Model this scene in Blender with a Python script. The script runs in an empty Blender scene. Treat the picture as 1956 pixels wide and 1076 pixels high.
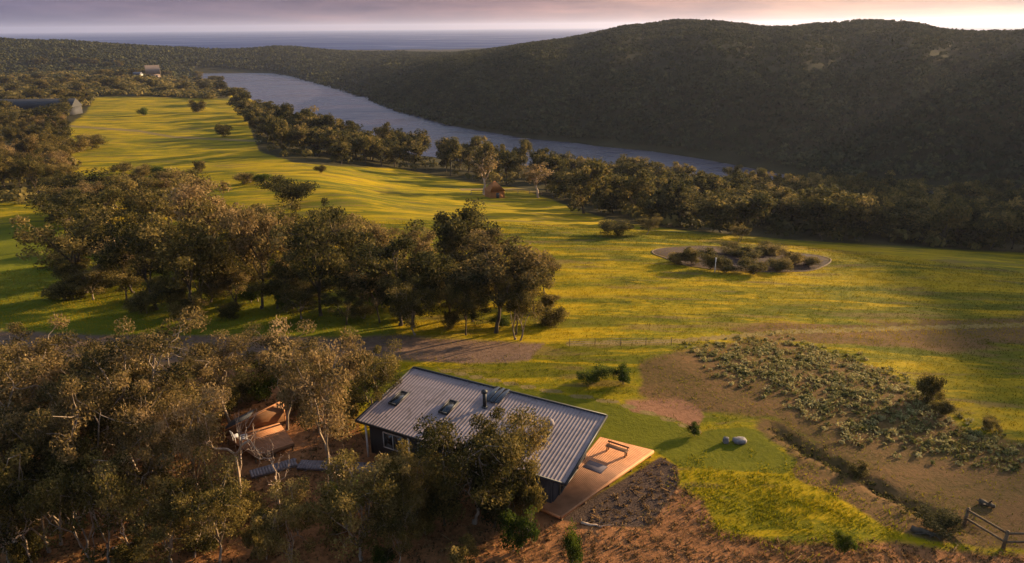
import bpy, math, random
import numpy as np
from mathutils import Vector, Matrix

random.seed(7)
RNG = np.random.default_rng(11)
SC = bpy.context.scene
COL = SC.collection
rad = math.radians

# ------------------------------------------------------------------ camera model (reference frame 1956 x 1076)
PITCH, ROLL, CAMZ = rad(20.2), rad(0.45), 30.0
FPX = 978 / math.tan(rad(36.5))
FW = np.array([0, math.cos(PITCH), -math.sin(PITCH)])
UP0 = np.array([0, math.sin(PITCH), math.cos(PITCH)])
RT0 = np.array([1.0, 0, 0])
UPV = UP0 * math.cos(ROLL) + RT0 * math.sin(ROLL)
RTV = RT0 * math.cos(ROLL) - UP0 * math.sin(ROLL)
EYE = np.array([0, 0, CAMZ])
WL = -35.0                     # level of the river and the sea
SUN_AZ, SUN_EL = 58.0, 13.0


def ray(u, v):
    u = np.asarray(u, float); v = np.asarray(v, float)
    return FW * FPX + np.multiply.outer(u - 978, RTV) + np.multiply.outer(538 - v, UPV)


def on_plane(u, v, z):
    d = ray(u, v)
    t = (z - CAMZ) / d[..., 2]
    return EYE + d * t[..., None]


def project(p):
    q = np.asarray(p, float) - EYE
    w = np.maximum(q @ FW, 1e-3)
    return 978 + FPX * (q @ RTV) / w, 538 - FPX * (q @ UPV) / w, q @ FW


def z_for_v(x, y, v):
    """height of a point above (x, y) that is seen at image row v"""
    k = (538 - v) / FPX
    n = UPV - k * FW
    return CAMZ - (n[0] * x + n[1] * y) / n[2]


# ------------------------------------------------------------------ terrain: radial profiles smoothed into one height field
TH = np.radians(np.linspace(-110, 110, 661))
LD = np.linspace(math.log(4), math.log(2600), 330)
DD = np.exp(LD)


def gsmooth(a, s, axis):
    r = int(4 * s + 1)
    k = np.exp(-0.5 * (np.arange(-r, r + 1) / s) ** 2); k /= k.sum()
    pad = [(0, 0)] * a.ndim; pad[axis] = (r, r)
    b = np.pad(a, pad, mode='edge')
    return np.apply_along_axis(lambda m: np.convolve(m, k, mode='valid'), axis, b)


def polar(u, v, z):
    p = on_plane(np.array(u, float), np.array(v, float), z)
    return np.arctan2(p[:, 0], p[:, 1]), np.hypot(p[:, 0], p[:, 1])


def hill_knots(tab):
    """tab rows (u, v, distance) -> azimuth, distance, height"""
    t = np.array(tab, float)
    d = ray(t[:, 0], t[:, 1])
    h = np.hypot(d[:, 0], d[:, 1])
    return np.arctan2(d[:, 0], d[:, 1]), t[:, 2], CAMZ + d[:, 2] / h * t[:, 2]


nb_t, nb_d = polar([425, 445, 500, 600, 700, 800, 900, 1000, 1100, 1250, 1400, 1600, 1956],
                   [148, 168, 199, 238, 272, 286, 300, 306, 314, 324, 338, 358, 382], WL)
fb_t, fb_d = polar([405, 520, 600, 680, 760, 850, 1000, 1130, 1280, 1400, 1480, 1600, 1956],
                   [138, 139, 160, 185, 215, 240, 264, 276, 293, 312, 330, 345, 372], WL)
sh_t, sh_d, sh_z = hill_knots([(-500, 110, 1300), (0, 105, 1300), (200, 108, 1300), (400, 112, 1300), (520, 108, 1320), (640, 122, 1250),
                               (700, 140, 960), (800, 128, 690), (900, 112, 600), (1000, 108, 555), (1100, 110, 520), (1200, 113, 485),
                               (1300, 117, 462), (1500, 120, 432), (1700, 114, 430), (1956, 108, 445)])
cr_t, cr_d, cr_z = hill_knots([(-500, 60, 1700), (0, 66, 1650), (100, 67, 1650), (200, 75, 1650), (300, 82, 1650), (400, 88, 1650), (470, 88, 1650), (545, 81, 1650),
                               (650, 93, 1650), (750, 97, 1620), (860, 100, 1300), (950, 90, 1080), (1080, 70, 960), (1200, 42, 900),
                               (1300, 29, 880), (1400, 38, 860), (1480, 48, 850), (1580, 37, 800), (1660, 27, 770), (1740, 36, 720), (1800, 50, 690),
                               (1956, 54, 640)])


def ext(t, ref_t, ref_v, add):
    tt = np.concatenate([ref_t, [a for a, _ in add]]); vv = np.concatenate([ref_v, [b for _, b in add]])
    o = np.argsort(tt)
    return np.interp(t, tt[o], vv[o])


K_d4 = ext(TH, nb_t, nb_d, [(rad(-23.5), 985), (rad(-26), 1000), (rad(-60), 1000), (rad(50), 330), (rad(75), 300)])
K_z4 = np.interp(TH, [rad(-27), rad(-24.2)], [-22, WL - 2.2])
K_d5 = ext(TH, fb_t, fb_d, [(rad(-60), 1090), (rad(50), 352), (rad(75), 318)])
K_z5 = np.interp(TH, [rad(-27), rad(-24.2)], [-22, WL - 2.2])
left = np.clip((rad(-11) - TH) / rad(14), 0, 1); left = left * left * (3 - 2 * left)
mix = lambda a, b: a * (1 - left) + b * left
K_d2 = mix(70 + .2 * (K_d4 - 70), 220.0); K_z2 = mix(-6.0, -11.5)
K_d3 = mix(70 + .65 * (K_d4 - 70), 600.0); K_z3 = mix(-22.0, -20.0)
K_d6 = ext(TH, sh_t, sh_d, [(rad(46), 440), (rad(58), 400), (rad(75), 400)])
K_z6 = ext(TH, sh_t, sh_z, [(rad(44), 50), (rad(58), 84), (rad(75), 78)])
_sp = np.where(TH > rad(-9), 1.0, 0.0)
K_d6 = K_d6 + _sp * (11 * np.sin(TH * 31 + .6) + 6 * np.sin(TH * 67 + 2))
K_z6 = K_z6 + _sp * (3.5 * np.sin(TH * 23 + 1.1) + 3.0 * np.sin(TH * 53))
K_d7 = ext(TH, cr_t, cr_d, [(rad(46), 560), (rad(58), 480), (rad(75), 500)])
K_z7 = ext(TH, cr_t, cr_z - 1.6, [(rad(44), 74), (rad(58), 114), (rad(75), 100)])  # added knots: unseen ridge on the right, raised to shade meadow and treeline
o1 = np.ones_like(TH)
KD = np.stack([4 * o1, 62 * o1, K_d2, K_d3, K_d4, K_d5, K_d6, K_d7, K_d7 * 1.25, 2600 * o1], 1)
K_z7 = K_z7 - 3.0 * np.clip((rad(-8) - TH) / rad(3), 0, 1)
KZ = np.stack([.6 * o1, 0 * o1, K_z2, K_z3, K_z4, K_z5, K_z6, K_z7, K_z7 - 12, (WL - 4) * o1], 1)
KD[:, 2:4] = gsmooth(KD[:, 2:4], 8, 0); KZ[:, 2:4] = gsmooth(KZ[:, 2:4], 8, 0)
KD[:, 3] = np.minimum(KD[:, 3], KD[:, 4] - 25)
KD = gsmooth(KD, 1.6, 0); KZ = gsmooth(KZ, 1.6, 0)
ZG = np.stack([np.interp(LD, np.log(KD[i]), KZ[i]) for i in range(len(TH))])
ZG = gsmooth(ZG, 1.5, 1)
_Z2 = gsmooth(ZG, 5.5, 1)
_far = np.clip((DD[None] - KD[:, 5][:, None] - 25) / 60, 0, 1); _far = _far * _far * (3 - 2 * _far)
ZG = ZG * (1 - _far) + _Z2 * _far

_W = [(RNG.uniform(0, 6.28), RNG.uniform(0, 6.28)) for _ in range(24)]


def waves(x, y, wl, k0):
    s = 0
    for i in range(6):
        a, ph = _W[(k0 + i) % 24]
        s = s + np.sin((x * math.cos(a) + y * math.sin(a)) * 6.283 / (wl * (0.7 + .13 * i)) + ph)
    return s / 6


DITCH = on_plane(np.array([1480., 1540, 1600, 1680, 1760, 1850]), np.array([822., 860, 892, 935, 978, 1015]), 0.0)[:, :2]


def Z(x, y):
    x = np.asarray(x, float); y = np.asarray(y, float)
    t = np.arctan2(x, y); d = np.clip(np.hypot(x, y), 4.01, 2599)
    fi = np.clip((t - TH[0]) / (TH[1] - TH[0]), 0, len(TH) - 1.001)
    fj = np.clip((np.log(d) - LD[0]) / (LD[1] - LD[0]), 0, len(LD) - 1.001)
    i = fi.astype(int); j = fj.astype(int); a = fi - i; b = fj - j
    z = ZG[i, j] * (1 - a) * (1 - b) + ZG[i + 1, j] * a * (1 - b) + ZG[i, j + 1] * (1 - a) * b + ZG[i + 1, j + 1] * a * b
    amp = np.clip((d - 55) / 60, 0, 1) * .35
    far = np.clip((d - np.interp(t, TH, KD[:, 5]) - 15) / 150, 0, 1)
    z = z + amp * waves(x, y, 28, 0) + far * (1.5 * waves(x, y, 120, 6) + 1.0 * waves(x, y, 45, 12))
    z = z + .10 * waves(x, y, 7, 18) * np.clip((d - 20) / 20, 0, 1)
    for a, b_ in zip(DITCH, DITCH[1:]):
        e = b_ - a; tt = np.clip(((x - a[0]) * e[0] + (y - a[1]) * e[1]) / (e @ e), 0, 1)
        z = z - .30 * np.exp(-(np.hypot(x - a[0] - tt * e[0], y - a[1] - tt * e[1]) / .5) ** 2)
    return z


def hit(u, v):
    """where the line of sight through (u, v) meets the ground"""
    d = ray(u, v); d = d / np.linalg.norm(d, axis=-1, keepdims=True)
    shape = d.shape[:-1]
    d = d.reshape(-1, 3)
    T = np.geomspace(20, 2600, 1400)
    out = np.zeros((len(d), 3))
    for k, dd in enumerate(d):
        P = EYE + T[:, None] * dd
        below = np.nonzero(P[:, 2] < Z(P[:, 0], P[:, 1]))[0]
        n = below[0] if len(below) else len(T) - 1
        lo, hi = T[max(n - 1, 0)], T[n]
        for _ in range(14):
            m = (lo + hi) / 2; q = EYE + m * dd
            if q[2] < Z(q[0], q[1]): hi = m
            else: lo = m
        out[k] = EYE + hi * dd
    return out.reshape(shape + (3,))


def H1(u, v):
    p = hit(np.array([u]), np.array([v]))[0]
    return float(p[0]), float(p[1]), float(Z(p[0], p[1]))


def inpoly(U, V, poly):
    """signed distance in pixels to a polygon (positive inside)"""
    P = np.array(poly, float); n = len(P)
    ins = np.zeros(U.shape, bool); dist = np.full(U.shape, 1e9)
    for i in range(n):
        a = P[i]; b = P[(i + 1) % n]
        c = (a[1] > V) != (b[1] > V)
        with np.errstate(divide='ignore', invalid='ignore'):
            xx = (b[0] - a[0]) * (V - a[1]) / (b[1] - a[1]) + a[0]
        ins ^= c & (U < xx)
        e = b - a; L = max(e @ e, 1e-9)
        t = np.clip(((U - a[0]) * e[0] + (V - a[1]) * e[1]) / L, 0, 1)
        dist = np.minimum(dist, np.hypot(U - a[0] - t * e[0], V - a[1] - t * e[1]))
    return np.where(ins, dist, -dist)


def soft(sd, w):
    t = np.clip(sd / (2 * w) + .5, 0, 1)
    return t * t * (3 - 2 * t)


def in_px(pts, polys):
    u, v, w_ = project(np.stack([pts[:, 0], pts[:, 1], Z(pts[:, 0], pts[:, 1])], 1))
    s = np.zeros(len(pts), bool)
    for p in polys: s |= inpoly(u, v, p) > -1
    return s & (w_ > 1)


# ------------------------------------------------------------------ scene helpers
def raw_mesh(name, V, faces, attrs=None, smooth=False, mat_idx=None):
    """faces: list of int arrays (m, k)"""
    me = bpy.data.meshes.new(name)
    V = np.asarray(V, np.float32)
    faces = [np.asarray(f, np.int32) for f in faces if len(f)]
    me.vertices.add(len(V)); me.vertices.foreach_set('co', V.ravel())
    nl = sum(f.size for f in faces); npoly = sum(len(f) for f in faces)
    me.loops.add(nl); me.loops.foreach_set('vertex_index', np.concatenate([f.ravel() for f in faces]))
    tot = np.concatenate([np.full(len(f), f.shape[1], np.int32) for f in faces])
    start = np.concatenate([[0], np.cumsum(tot)[:-1]]).astype(np.int32)
    me.polygons.add(npoly); me.polygons.foreach_set('loop_start', start); me.polygons.foreach_set('loop_total', tot)
    if mat_idx is not None: me.polygons.foreach_set('material_index', np.asarray(mat_idx, np.int32))
    if smooth: me.polygons.foreach_set('use_smooth', np.ones(npoly, bool))
    for k, a in (attrs or {}).items():
        at = me.attributes.new(k, 'FLOAT', 'POINT'); at.data.foreach_set('value', np.asarray(a, np.float32))
    me.update(calc_edges=True); me.validate()
    return me


class MB:
    """collects shapes for one mesh"""
    def __init__(s):
        s.V = []; s.F = {}; s.n = 0; s.t = []

    def add(s, V, F, tint=0.5):
        V = np.asarray(V, float); F = np.asarray(F, int)
        s.V.append(V); s.t.append(np.full(len(V), tint) if np.isscalar(tint) else np.asarray(tint))
        s.F.setdefault(F.shape[1], []).append(F + s.n); s.n += len(V)
        return s

    def box(s, x0, x1, y0, y1, z0, z1, tint=.5):
        V = [(x, y, z) for z in (z0, z1) for y in (y0, y1) for x in (x0, x1)]
        return s.add(V, [(0, 2, 3, 1), (4, 5, 7, 6), (0, 1, 5, 4), (2, 6, 7, 3), (0, 4, 6, 2), (1, 3, 7, 5)], tint)

    def bevbox(s, x0, x1, y0, y1, z0, z1, b=.02, tint=.5):
        """box with chamfered upper edges"""
        V = [(x0, y0, z0), (x1, y0, z0), (x1, y1, z0), (x0, y1, z0), (x0, y0, z1 - b), (x1, y0, z1 - b), (x1, y1, z1 - b), (x0, y1, z1 - b),
             (x0 + b, y0 + b, z1), (x1 - b, y0 + b, z1), (x1 - b, y1 - b, z1), (x0 + b, y1 - b, z1)]
        F = [(3, 2, 1, 0), (8, 9, 10, 11)]
        for k in range(4):
            n = (k + 1) % 4
            F += [(k, n, 4 + n, 4 + k), (4 + k, 4 + n, 8 + n, 8 + k)]
        return s.add(V, F, tint)

    def bar(s, a, b, w, h=None, tint=.5):
        """beam of rectangular section between two points"""
        a = np.array(a, float); b = np.array(b, float); h = h or w
        d = b - a; d /= np.linalg.norm(d)
        up = np.array([0, 0, 1.0]) if abs(d[2]) < .9 else np.array([0, 1.0, 0])
        r = np.cross(d, up); r /= np.linalg.norm(r); u = np.cross(r, d)
        V = [p + r * w / 2 * i + u * h / 2 * j for p in (a, b) for i, j in ((-1, -1), (1, -1), (1, 1), (-1, 1))]
        return s.add(V, [(3, 2, 1, 0), (4, 5, 6, 7), (0, 1, 5, 4), (1, 2, 6, 5), (2, 3, 7, 6), (3, 0, 4, 7)], tint)

    def tube(s, P, R, n=6, tint=.5, cap=True):
        P = np.asarray(P, float); R = np.broadcast_to(np.asarray(R, float), (len(P),))
        T = np.gradient(P, axis=0); T /= np.linalg.norm(T, axis=1, keepdims=True) + 1e-9
        ref = np.array([1.0, .13, 0]) if abs(T[0][0]) < .8 else np.array([0, 1.0, .1])
        A = np.cross(T, ref); A /= np.linalg.norm(A, axis=1, keepdims=True) + 1e-9
        B = np.cross(T, A)
        an = np.arange(n) * 2 * math.pi / n
        V = (P[:, None] + R[:, None, None] * (np.cos(an)[None, :, None] * A[:, None] + np.sin(an)[None, :, None] * B[:, None])).reshape(-1, 3)
        F = []
        for i in range(len(P) - 1):
            for k in range(n):
                F.append((i * n + k, i * n + (k + 1) % n, (i + 1) * n + (k + 1) % n, (i + 1) * n + k))
        b = s.n
        s.add(V, F, tint)
        if cap:
            s.F.setdefault(n, []).append(np.array([[b + k for k in range(n)][::-1], [b + (len(P) - 1) * n + k for k in range(n)]]))
        return s

    def prism(s, poly, z0, z1, tint=.5):
        """polygon in plan (counter-clockwise) raised between two levels"""
        n = len(poly)
        V = [(x, y, z0) for x, y in poly] + [(x, y, z1) for x, y in poly]
        b = s.n
        s.add(V, [(k, (k + 1) % n, n + (k + 1) % n, n + k) for k in range(n)], tint)
        s.F.setdefault(n, []).append(np.array([[b + k for k in range(n)][::-1], [b + n + k for k in range(n)]]))
        return s

    def mesh(s, name, smooth=False):
        return raw_mesh(name, np.concatenate(s.V), [np.concatenate(f) for f in s.F.values()], {'tint': np.concatenate(s.t)}, smooth)

    def build(s, name, mat, parent=None, smooth=False):
        me = s.mesh(name, smooth); me.materials.append(mat)
        o = bpy.data.objects.new(name, me); COL.objects.link(o)
        if parent: o.parent = parent
        return o


def tag(o, label=None, cat=None, group=None, kind=None):
    if label: o['label'] = label
    if cat: o['category'] = cat
    if group: o['group'] = group
    if kind: o['kind'] = kind
    return o


def empty(name, loc, rz=0.0, label=None, cat=None, group=None):
    o = bpy.data.objects.new(name, None); COL.objects.link(o)
    o.empty_display_size = .5
    o.location = loc; o.rotation_euler = (0, 0, rz)
    return tag(o, label, cat, group)


def part(name, me, mat, parent):
    if not me.materials: me.materials.append(mat)
    o = bpy.data.objects.new(name, me); COL.objects.link(o); o.parent = parent
    return o


# ------------------------------------------------------------------ materials
def new_mat(name):
    m = bpy.data.materials.new(name); m.use_nodes = True
    nt = m.node_tree; nt.nodes.clear()
    out = nt.nodes.new('ShaderNodeOutputMaterial')
    b = nt.nodes.new('ShaderNodeBsdfPrincipled')
    nt.links.new(b.outputs[0], out.inputs['Surface'])
    b.inputs['Specular IOR Level'].default_value = .25
    return m, nt, b, out


def N(nt, t, **kw):
    n = nt.nodes.new(t)
    for k, v in kw.items():
        if k in n.inputs: n.inputs[k].default_value = v
        else: setattr(n, k, v)
    return n


def ramp(nt, fac, stops):
    r = nt.nodes.new('ShaderNodeValToRGB')
    e = r.color_ramp.elements
    while len(e) < len(stops): e.new(.5)
    for i, (p, c) in enumerate(stops):
        e[i].position = p; e[i].color = (*c, 1) if len(c) == 3 else c
    nt.links.new(fac, r.inputs[0])
    return r.outputs[0]


def noise(nt, scale, detail=4, rough=.55, vec=None, dist=0.0):
    n = nt.nodes.new('ShaderNodeTexNoise')
    n.inputs['Scale'].default_value = scale; n.inputs['Detail'].default_value = detail
    n.inputs['Roughness'].default_value = rough; n.inputs['Distortion'].default_value = dist
    if vec is not None: nt.links.new(vec, n.inputs['Vector'])
    return n.outputs['Fac']


def math_(nt, op, a, b=None, c=None):
    n = nt.nodes.new('ShaderNodeMath'); n.operation = op
    for i, x in enumerate((a, b, c)):
        if x is None: continue
        if hasattr(x, 'links') or hasattr(x, 'is_linked'): nt.links.new(x, n.inputs[i])
        else: n.inputs[i].default_value = x
    return n.outputs[0]


def mixc(nt, fac, a, b, blend='MIX'):
    n = nt.nodes.new('ShaderNodeMix'); n.data_type = 'RGBA'; n.blend_type = blend
    for s, x in ((n.inputs[0], fac), (n.inputs[6], a), (n.inputs[7], b)):
        if isinstance(x, (int, float)): s.default_value = x
        elif isinstance(x, tuple): s.default_value = (*x, 1)
        else: nt.links.new(x, s)
    return n.outputs[2]


def bump(nt, b, h, strength=.4, dist=.1):
    n = nt.nodes.new('ShaderNodeBump'); n.inputs['Strength'].default_value = strength; n.inputs['Distance'].default_value = dist
    nt.links.new(h, n.inputs['Height']); nt.links.new(n.outputs[0], b.inputs['Normal'])


def pos(nt, sx=1, sy=1, sz=1, obj=False):
    if obj:
        t = nt.nodes.new('ShaderNodeTexCoord').outputs['Object']
    else:
        t = nt.nodes.new('ShaderNodeNewGeometry').outputs['Position']
    m = nt.nodes.new('ShaderNodeMapping'); m.inputs['Scale'].default_value = (sx, sy, sz)
    nt.links.new(t, m.inputs[0])
    return m.outputs[0]


def attr(nt, name):
    a = nt.nodes.new('ShaderNodeAttribute'); a.attribute_name = name
    return a.outputs['Fac']


def simple_mat(name, c1, c2, scale=3, rough=.7, metal=0.0, bumps=.25, stretch=(1, 1, 1), detail=5):
    m, nt, b, _ = new_mat(name)
    v = pos(nt, *stretch, obj=True)
    n = noise(nt, scale, detail, .6, v)
    nt.links.new(ramp(nt, n, [(.3, c1), (.7, c2)]), b.inputs['Base Color'])
    b.inputs['Roughness'].default_value = rough; b.inputs['Metallic'].default_value = metal
    if bumps: bump(nt, b, noise(nt, scale * 3, 4, .6, v), bumps, .03)
    return m


def leaf_mat(name, stops, transl=.42, hue_obj=.42, spec=.10):
    """foliage: colour differs from leaf to leaf and from tree to tree, light passes through"""
    m, nt, b, out = new_mat(name)
    oi = nt.nodes.new('ShaderNodeObjectInfo')
    t = math_(nt, 'ADD', attr(nt, 'tint'), math_(nt, 'MULTIPLY', math_(nt, 'SUBTRACT', oi.outputs['Random'], .5), hue_obj))
    col = ramp(nt, t, stops)
    nt.links.new(col, b.inputs['Base Color'])
    b.inputs['Roughness'].default_value = .75; b.inputs['Specular IOR Level'].default_value = spec
    tr = nt.nodes.new('ShaderNodeBsdfTranslucent'); nt.links.new(col, tr.inputs['Color'])
    mx = nt.nodes.new('ShaderNodeMixShader'); mx.inputs[0].default_value = transl
    nt.links.new(b.outputs[0], mx.inputs[1]); nt.links.new(tr.outputs[0], mx.inputs[2])
    nt.links.new(mx.outputs[0], out.inputs['Surface'])
    return m


M = {}
M['gum'] = leaf_mat('gum_leaves', [(.0, (.036, .034, .012)), (.3, (.120, .088, .029)), (.6, (.25, .165, .060)), (1., (.46, .31, .15))])
M['olive'] = leaf_mat('olive_leaves', [(.0, (.028, .028, .008)), (.35, (.100, .080, .019)), (.65, (.215, .155, .042)), (1., (.40, .28, .09))])
M['dark'] = leaf_mat('dark_leaves', [(.0, (.020, .023, .008)), (.4, (.074, .067, .018)), (.7, (.17, .130, .036)), (1., (.32, .225, .075))])
M['green'] = leaf_mat('green_leaves', [(.0, (.02, .035, .006)), (.5, (.06, .085, .010)), (1., (.16, .17, .02))])
M['hill'] = leaf_mat('hill_scrub', [(.0, (.020, .024, .015)), (.5, (.052, .054, .024)), (1., (.14, .125, .05))], .1, .2, 0.0)
M['rosette'] = leaf_mat('grey_green_leaves', [(.0, (.055, .06, .016)), (.5, (.17, .155, .045)), (1., (.44, .37, .16))], .3)
M['grass'] = leaf_mat('meadow_blades', [(.0, (.05, .055, .004)), (.4, (.14, .12, .006)), (.7, (.25, .18, .008)), (1., (.36, .24, .02))], .35, 0)
M['weeds'] = leaf_mat('weed_blades', [(.0, (.07, .08, .004)), (.5, (.24, .215, .006)), (1., (.44, .33, .012))], .35, 0)
M['straw'] = leaf_mat('straw_blades', [(.0, (.05, .03, .012)), (.5, (.14, .08, .03)), (1., (.32, .19, .08))], .3, 0)
M['bark'] = simple_mat('gum_bark', (.10, .07, .05), (.40, .30, .21), 2.5, .85, 0, .5, (1, 1, .35))
M['darkbark'] = simple_mat('dark_bark', (.035, .025, .018), (.13, .095, .06), 2.5, .9, 0, .5, (1, 1, .35))
M['deadwood'] = simple_mat('bleached_wood', (.30, .20, .13), (.62, .46, .33), 3, .75, 0, .4, (1, 1, .3))
M['deck'] = simple_mat('deck_boards', (.26, .115, .05), (.44, .195, .09), 1.3, .6, 0, .2, (1, 1, 1))
M['fascia'] = simple_mat('deck_fascia', (.42, .18, .07), (.60, .29, .13), 1.3, .6, 0, .2)
M['wall'] = simple_mat('dark_cladding', (.035, .035, .04), (.06, .058, .06), 1.0, .7, 0, .2, (6, 6, .5))
M['trim'] = simple_mat('dark_trim', (.03, .03, .032), (.05, .05, .05), 2, .5, .2, 0)
M['greytimber'] = simple_mat('grey_timber', (.16, .13, .13), (.28, .23, .23), 2, .8, 0, .3, (1, 1, 4))
M['brownwall'] = simple_mat('brown_boards', (.14, .065, .03), (.24, .12, .055), 1.5, .7, 0, .2, (1, 1, 5))
M['white'] = simple_mat('white_paint', (.62, .58, .55), (.8, .76, .72), 4, .5, 0, .05)
M['post'] = simple_mat('fence_timber', (.10, .06, .03), (.24, .16, .09), 3, .85, 0, .4, (1, 1, .4))
M['stone'] = simple_mat('pale_stone', (.11, .10, .10), (.24, .21, .20), 3, .8, 0, .5)
M['paleroof'] = simple_mat('pale_sheet', (.085, .085, .10), (.12, .12, .14), .6, .45, .2, .1)
M['cream'] = simple_mat('cream_wall', (.20, .14, .10), (.30, .22, .17), 1, .8, 0, .1)
M['tent'] = simple_mat('rusty_canvas', (.30, .10, .025), (.46, .18, .05), 2, .8, 0, .15)
M['mulch'] = simple_mat('garden_mulch', (.022, .013, .010), (.07, .032, .02), 1.2, .95, 0, .6)
M['mat'] = simple_mat('woven_mat', (.10, .085, .10), (.15, .125, .14), 20, .9, 0, .2)
m, nt, b, _ = new_mat('window_glass')
b.inputs['Base Color'].default_value = (.02, .022, .026, 1); b.inputs['Roughness'].default_value = .06; b.inputs['Specular IOR Level'].default_value = .7
M['glass'] = m
m, nt, b, _ = new_mat('roof_sheet')
v = pos(nt, .35, 1.6, 1, obj=True)
n1 = noise(nt, 1.2, 5, .6, v); n2 = noise(nt, 9, 4, .6, v)
c = ramp(nt, n1, [(.25, (.165, .132, .132)), (.75, (.29, .235, .235))])
st = noise(nt, .9, 6, .7, pos(nt, 1.0, .45, 1, obj=True), .8)  # dark lichen-like patches in the sheet colour, standing in for broken tree shadows
shade_map = nt.nodes.new('ShaderNodeMapRange'); shade_map.interpolation_type = 'SMOOTHSTEP'
shade_map.inputs['From Min'].default_value = .54; shade_map.inputs['From Max'].default_value = .66; shade_map.inputs['To Max'].default_value = .6
nt.links.new(st, shade_map.inputs['Value'])
c = mixc(nt, shade_map.outputs[0], c, (.095, .07, .06))
nt.links.new(mixc(nt, math_(nt, 'MULTIPLY', n2, .3), c, (.17, .13, .125)), b.inputs['Base Color'])
b.inputs['Metallic'].default_value = .05; b.inputs['Roughness'].default_value = .5
M['roof'] = m


# ------------------------------------------------------------------ ground
def fan(t0, t1, nt_, d0, d1, nd):
    t = np.radians(np.linspace(t0, t1, nt_)); d = np.geomspace(d0, d1, nd)
    T, D = np.meshgrid(t, d, indexing='ij')
    X, Y = D * np.sin(T), D * np.cos(T)
    idx = np.arange(nt_ * nd).reshape(nt_, nd)
    F = np.stack([idx[:-1, :-1], idx[1:, :-1], idx[1:, 1:], idx[:-1, 1:]], -1).reshape(-1, 4)[:, ::-1]
    return X.ravel(), Y.ravel(), D.ravel(), T.ravel(), F


R_SOIL = [(1215, 690), (1290, 668), (1480, 648), (1640, 690), (1760, 745), (1830, 815), (1990, 850), (1990, 1000), (1850, 985), (1760, 950),
          (1560, 850), (1480, 800), (1380, 792), (1290, 785), (1225, 750)]
R_SOIL2 = [(1490, 840), (1580, 845), (1700, 915), (1850, 980), (1990, 1000), (1990, 1050), (1780, 1036), (1690, 1004), (1615, 955), (1520, 912)]
R_DRIVE = [(-60, 628), (200, 640), (690, 645), (760, 640), (900, 648), (1040, 656), (1010, 690), (900, 695), (750, 684), (640, 690), (-60, 690)]
R_LITTER = [(-900, 690), (600, 700), (668, 760), (690, 830), (840, 880), (1000, 950), (1090, 990), (1225, 1010), (1290, 925), (1340, 955), (1365, 1010),
            (1500, 1032), (1700, 1035), (1990, 1062), (2400, 1100), (2400, 1700), (-900, 1700)]
R_GRAVEL = [(1262, 872), (1292, 890), (1298, 925), (1240, 1008), (1120, 1002), (1060, 990), (1090, 975)]
R_LAWN = [(690, 745), (800, 698), (1000, 742), (1235, 782), (1330, 826), (1480, 805), (1535, 880), (1500, 906), (1300, 892), (1250, 862), (1100, 860), (900, 800)]
R_BARE = [(1195, 768), (1300, 762), (1350, 792), (1330, 822), (1270, 795), (1205, 786)]
R_GREEN = [(-200, 440), (90, 430), (300, 500), (720, 560), (760, 640), (200, 650), (-200, 640)]
R_WOOD = [(455, 188), (600, 232), (760, 262), (1000, 290), (1250, 312), (2400, 340), (2400, 520), (1956, 484), (1700, 470), (1500, 458), (1300, 440), (1180, 425),
          (1080, 392), (1000, 362), (900, 350), (760, 322), (640, 318), (560, 310), (495, 290)]
R_WOODL = [(-400, 60), (420, 95), (440, 190), (300, 186), (180, 186), (165, 215), (130, 240), (140, 340), (60, 380), (-400, 420)]
R_BROWNM = [(1380, 628), (1700, 612), (1990, 605), (1990, 660), (1700, 665), (1500, 650)]

X, Y, D, T, F = fan(-105, 105, 780, 4, 2600, 520)
Zv = Z(X, Y)
U, Vv, W = project(np.stack([X, Y, Zv], 1))
inf = W > 1
A = {}
msk = lambda poly, w: np.where(inf, soft(inpoly(U, Vv, poly), w), 0)
A['soil'] = np.maximum(msk(R_SOIL, 30), msk(R_SOIL2, 18))
A['drive'] = msk(R_DRIVE, 18)
A['litter'] = np.where(inf, soft(inpoly(U, Vv, R_LITTER), 34), 1)
A['gravel'] = msk(R_GRAVEL, 14)
A['lawn'] = msk(R_LAWN, 11)
A['bare'] = msk(R_BARE, 18)
A['green'] = msk(R_GREEN, 25)
A['brownm'] = msk(R_BROWNM, 26)
far_land = soft(D - np.interp(T, TH, KD[:, 4]) + 6, 6)
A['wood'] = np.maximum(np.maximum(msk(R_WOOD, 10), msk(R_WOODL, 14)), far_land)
ddist = np.full(X.shape, 1e9)
for a, b_ in zip(DITCH, DITCH[1:]):
    e = b_ - a; tt = np.clip(((X - a[0]) * e[0] + (Y - a[1]) * e[1]) / (e @ e), 0, 1)
    ddist = np.minimum(ddist, np.hypot(X - a[0] - tt * e[0], Y - a[1] - tt * e[1]))
dk_ = np.exp(-(ddist / 1.9) ** 2)
A['soil'] = np.maximum(A['soil'], dk_); A['lawn'] = A['lawn'] * (1 - dk_); A['litter'] = A['litter'] * (1 - dk_)
lines = np.zeros_like(X)
for pts, wd in (([(1085, 657), (1290, 652), (1500, 634), (1700, 628), (1990, 620)], 4), ([(836, 706), (1000, 738), (1180, 770), (1290, 806), (1340, 828)], 3.0),
                ([(880, 362), (1000, 362), (1090, 372), (1190, 392), (1250, 405)], 2.2), ([(120, 240), (260, 250), (330, 262), (500, 270)], 2.0)):
    dd = np.full(X.shape, 1e9)
    for a, b in zip(pts, pts[1:]):
        a = np.array(a, float); e = np.array(b, float) - a
        t = np.clip(((U - a[0]) * e[0] + (Vv - a[1]) * e[1]) / (e @ e), 0, 1)
        dd = np.minimum(dd, np.hypot(U - a[0] - t * e[0], Vv - a[1] - t * e[1]))
    lines = np.maximum(lines, np.where(inf, soft(wd - dd, wd * .5), 0))
A['track'] = lines
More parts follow.
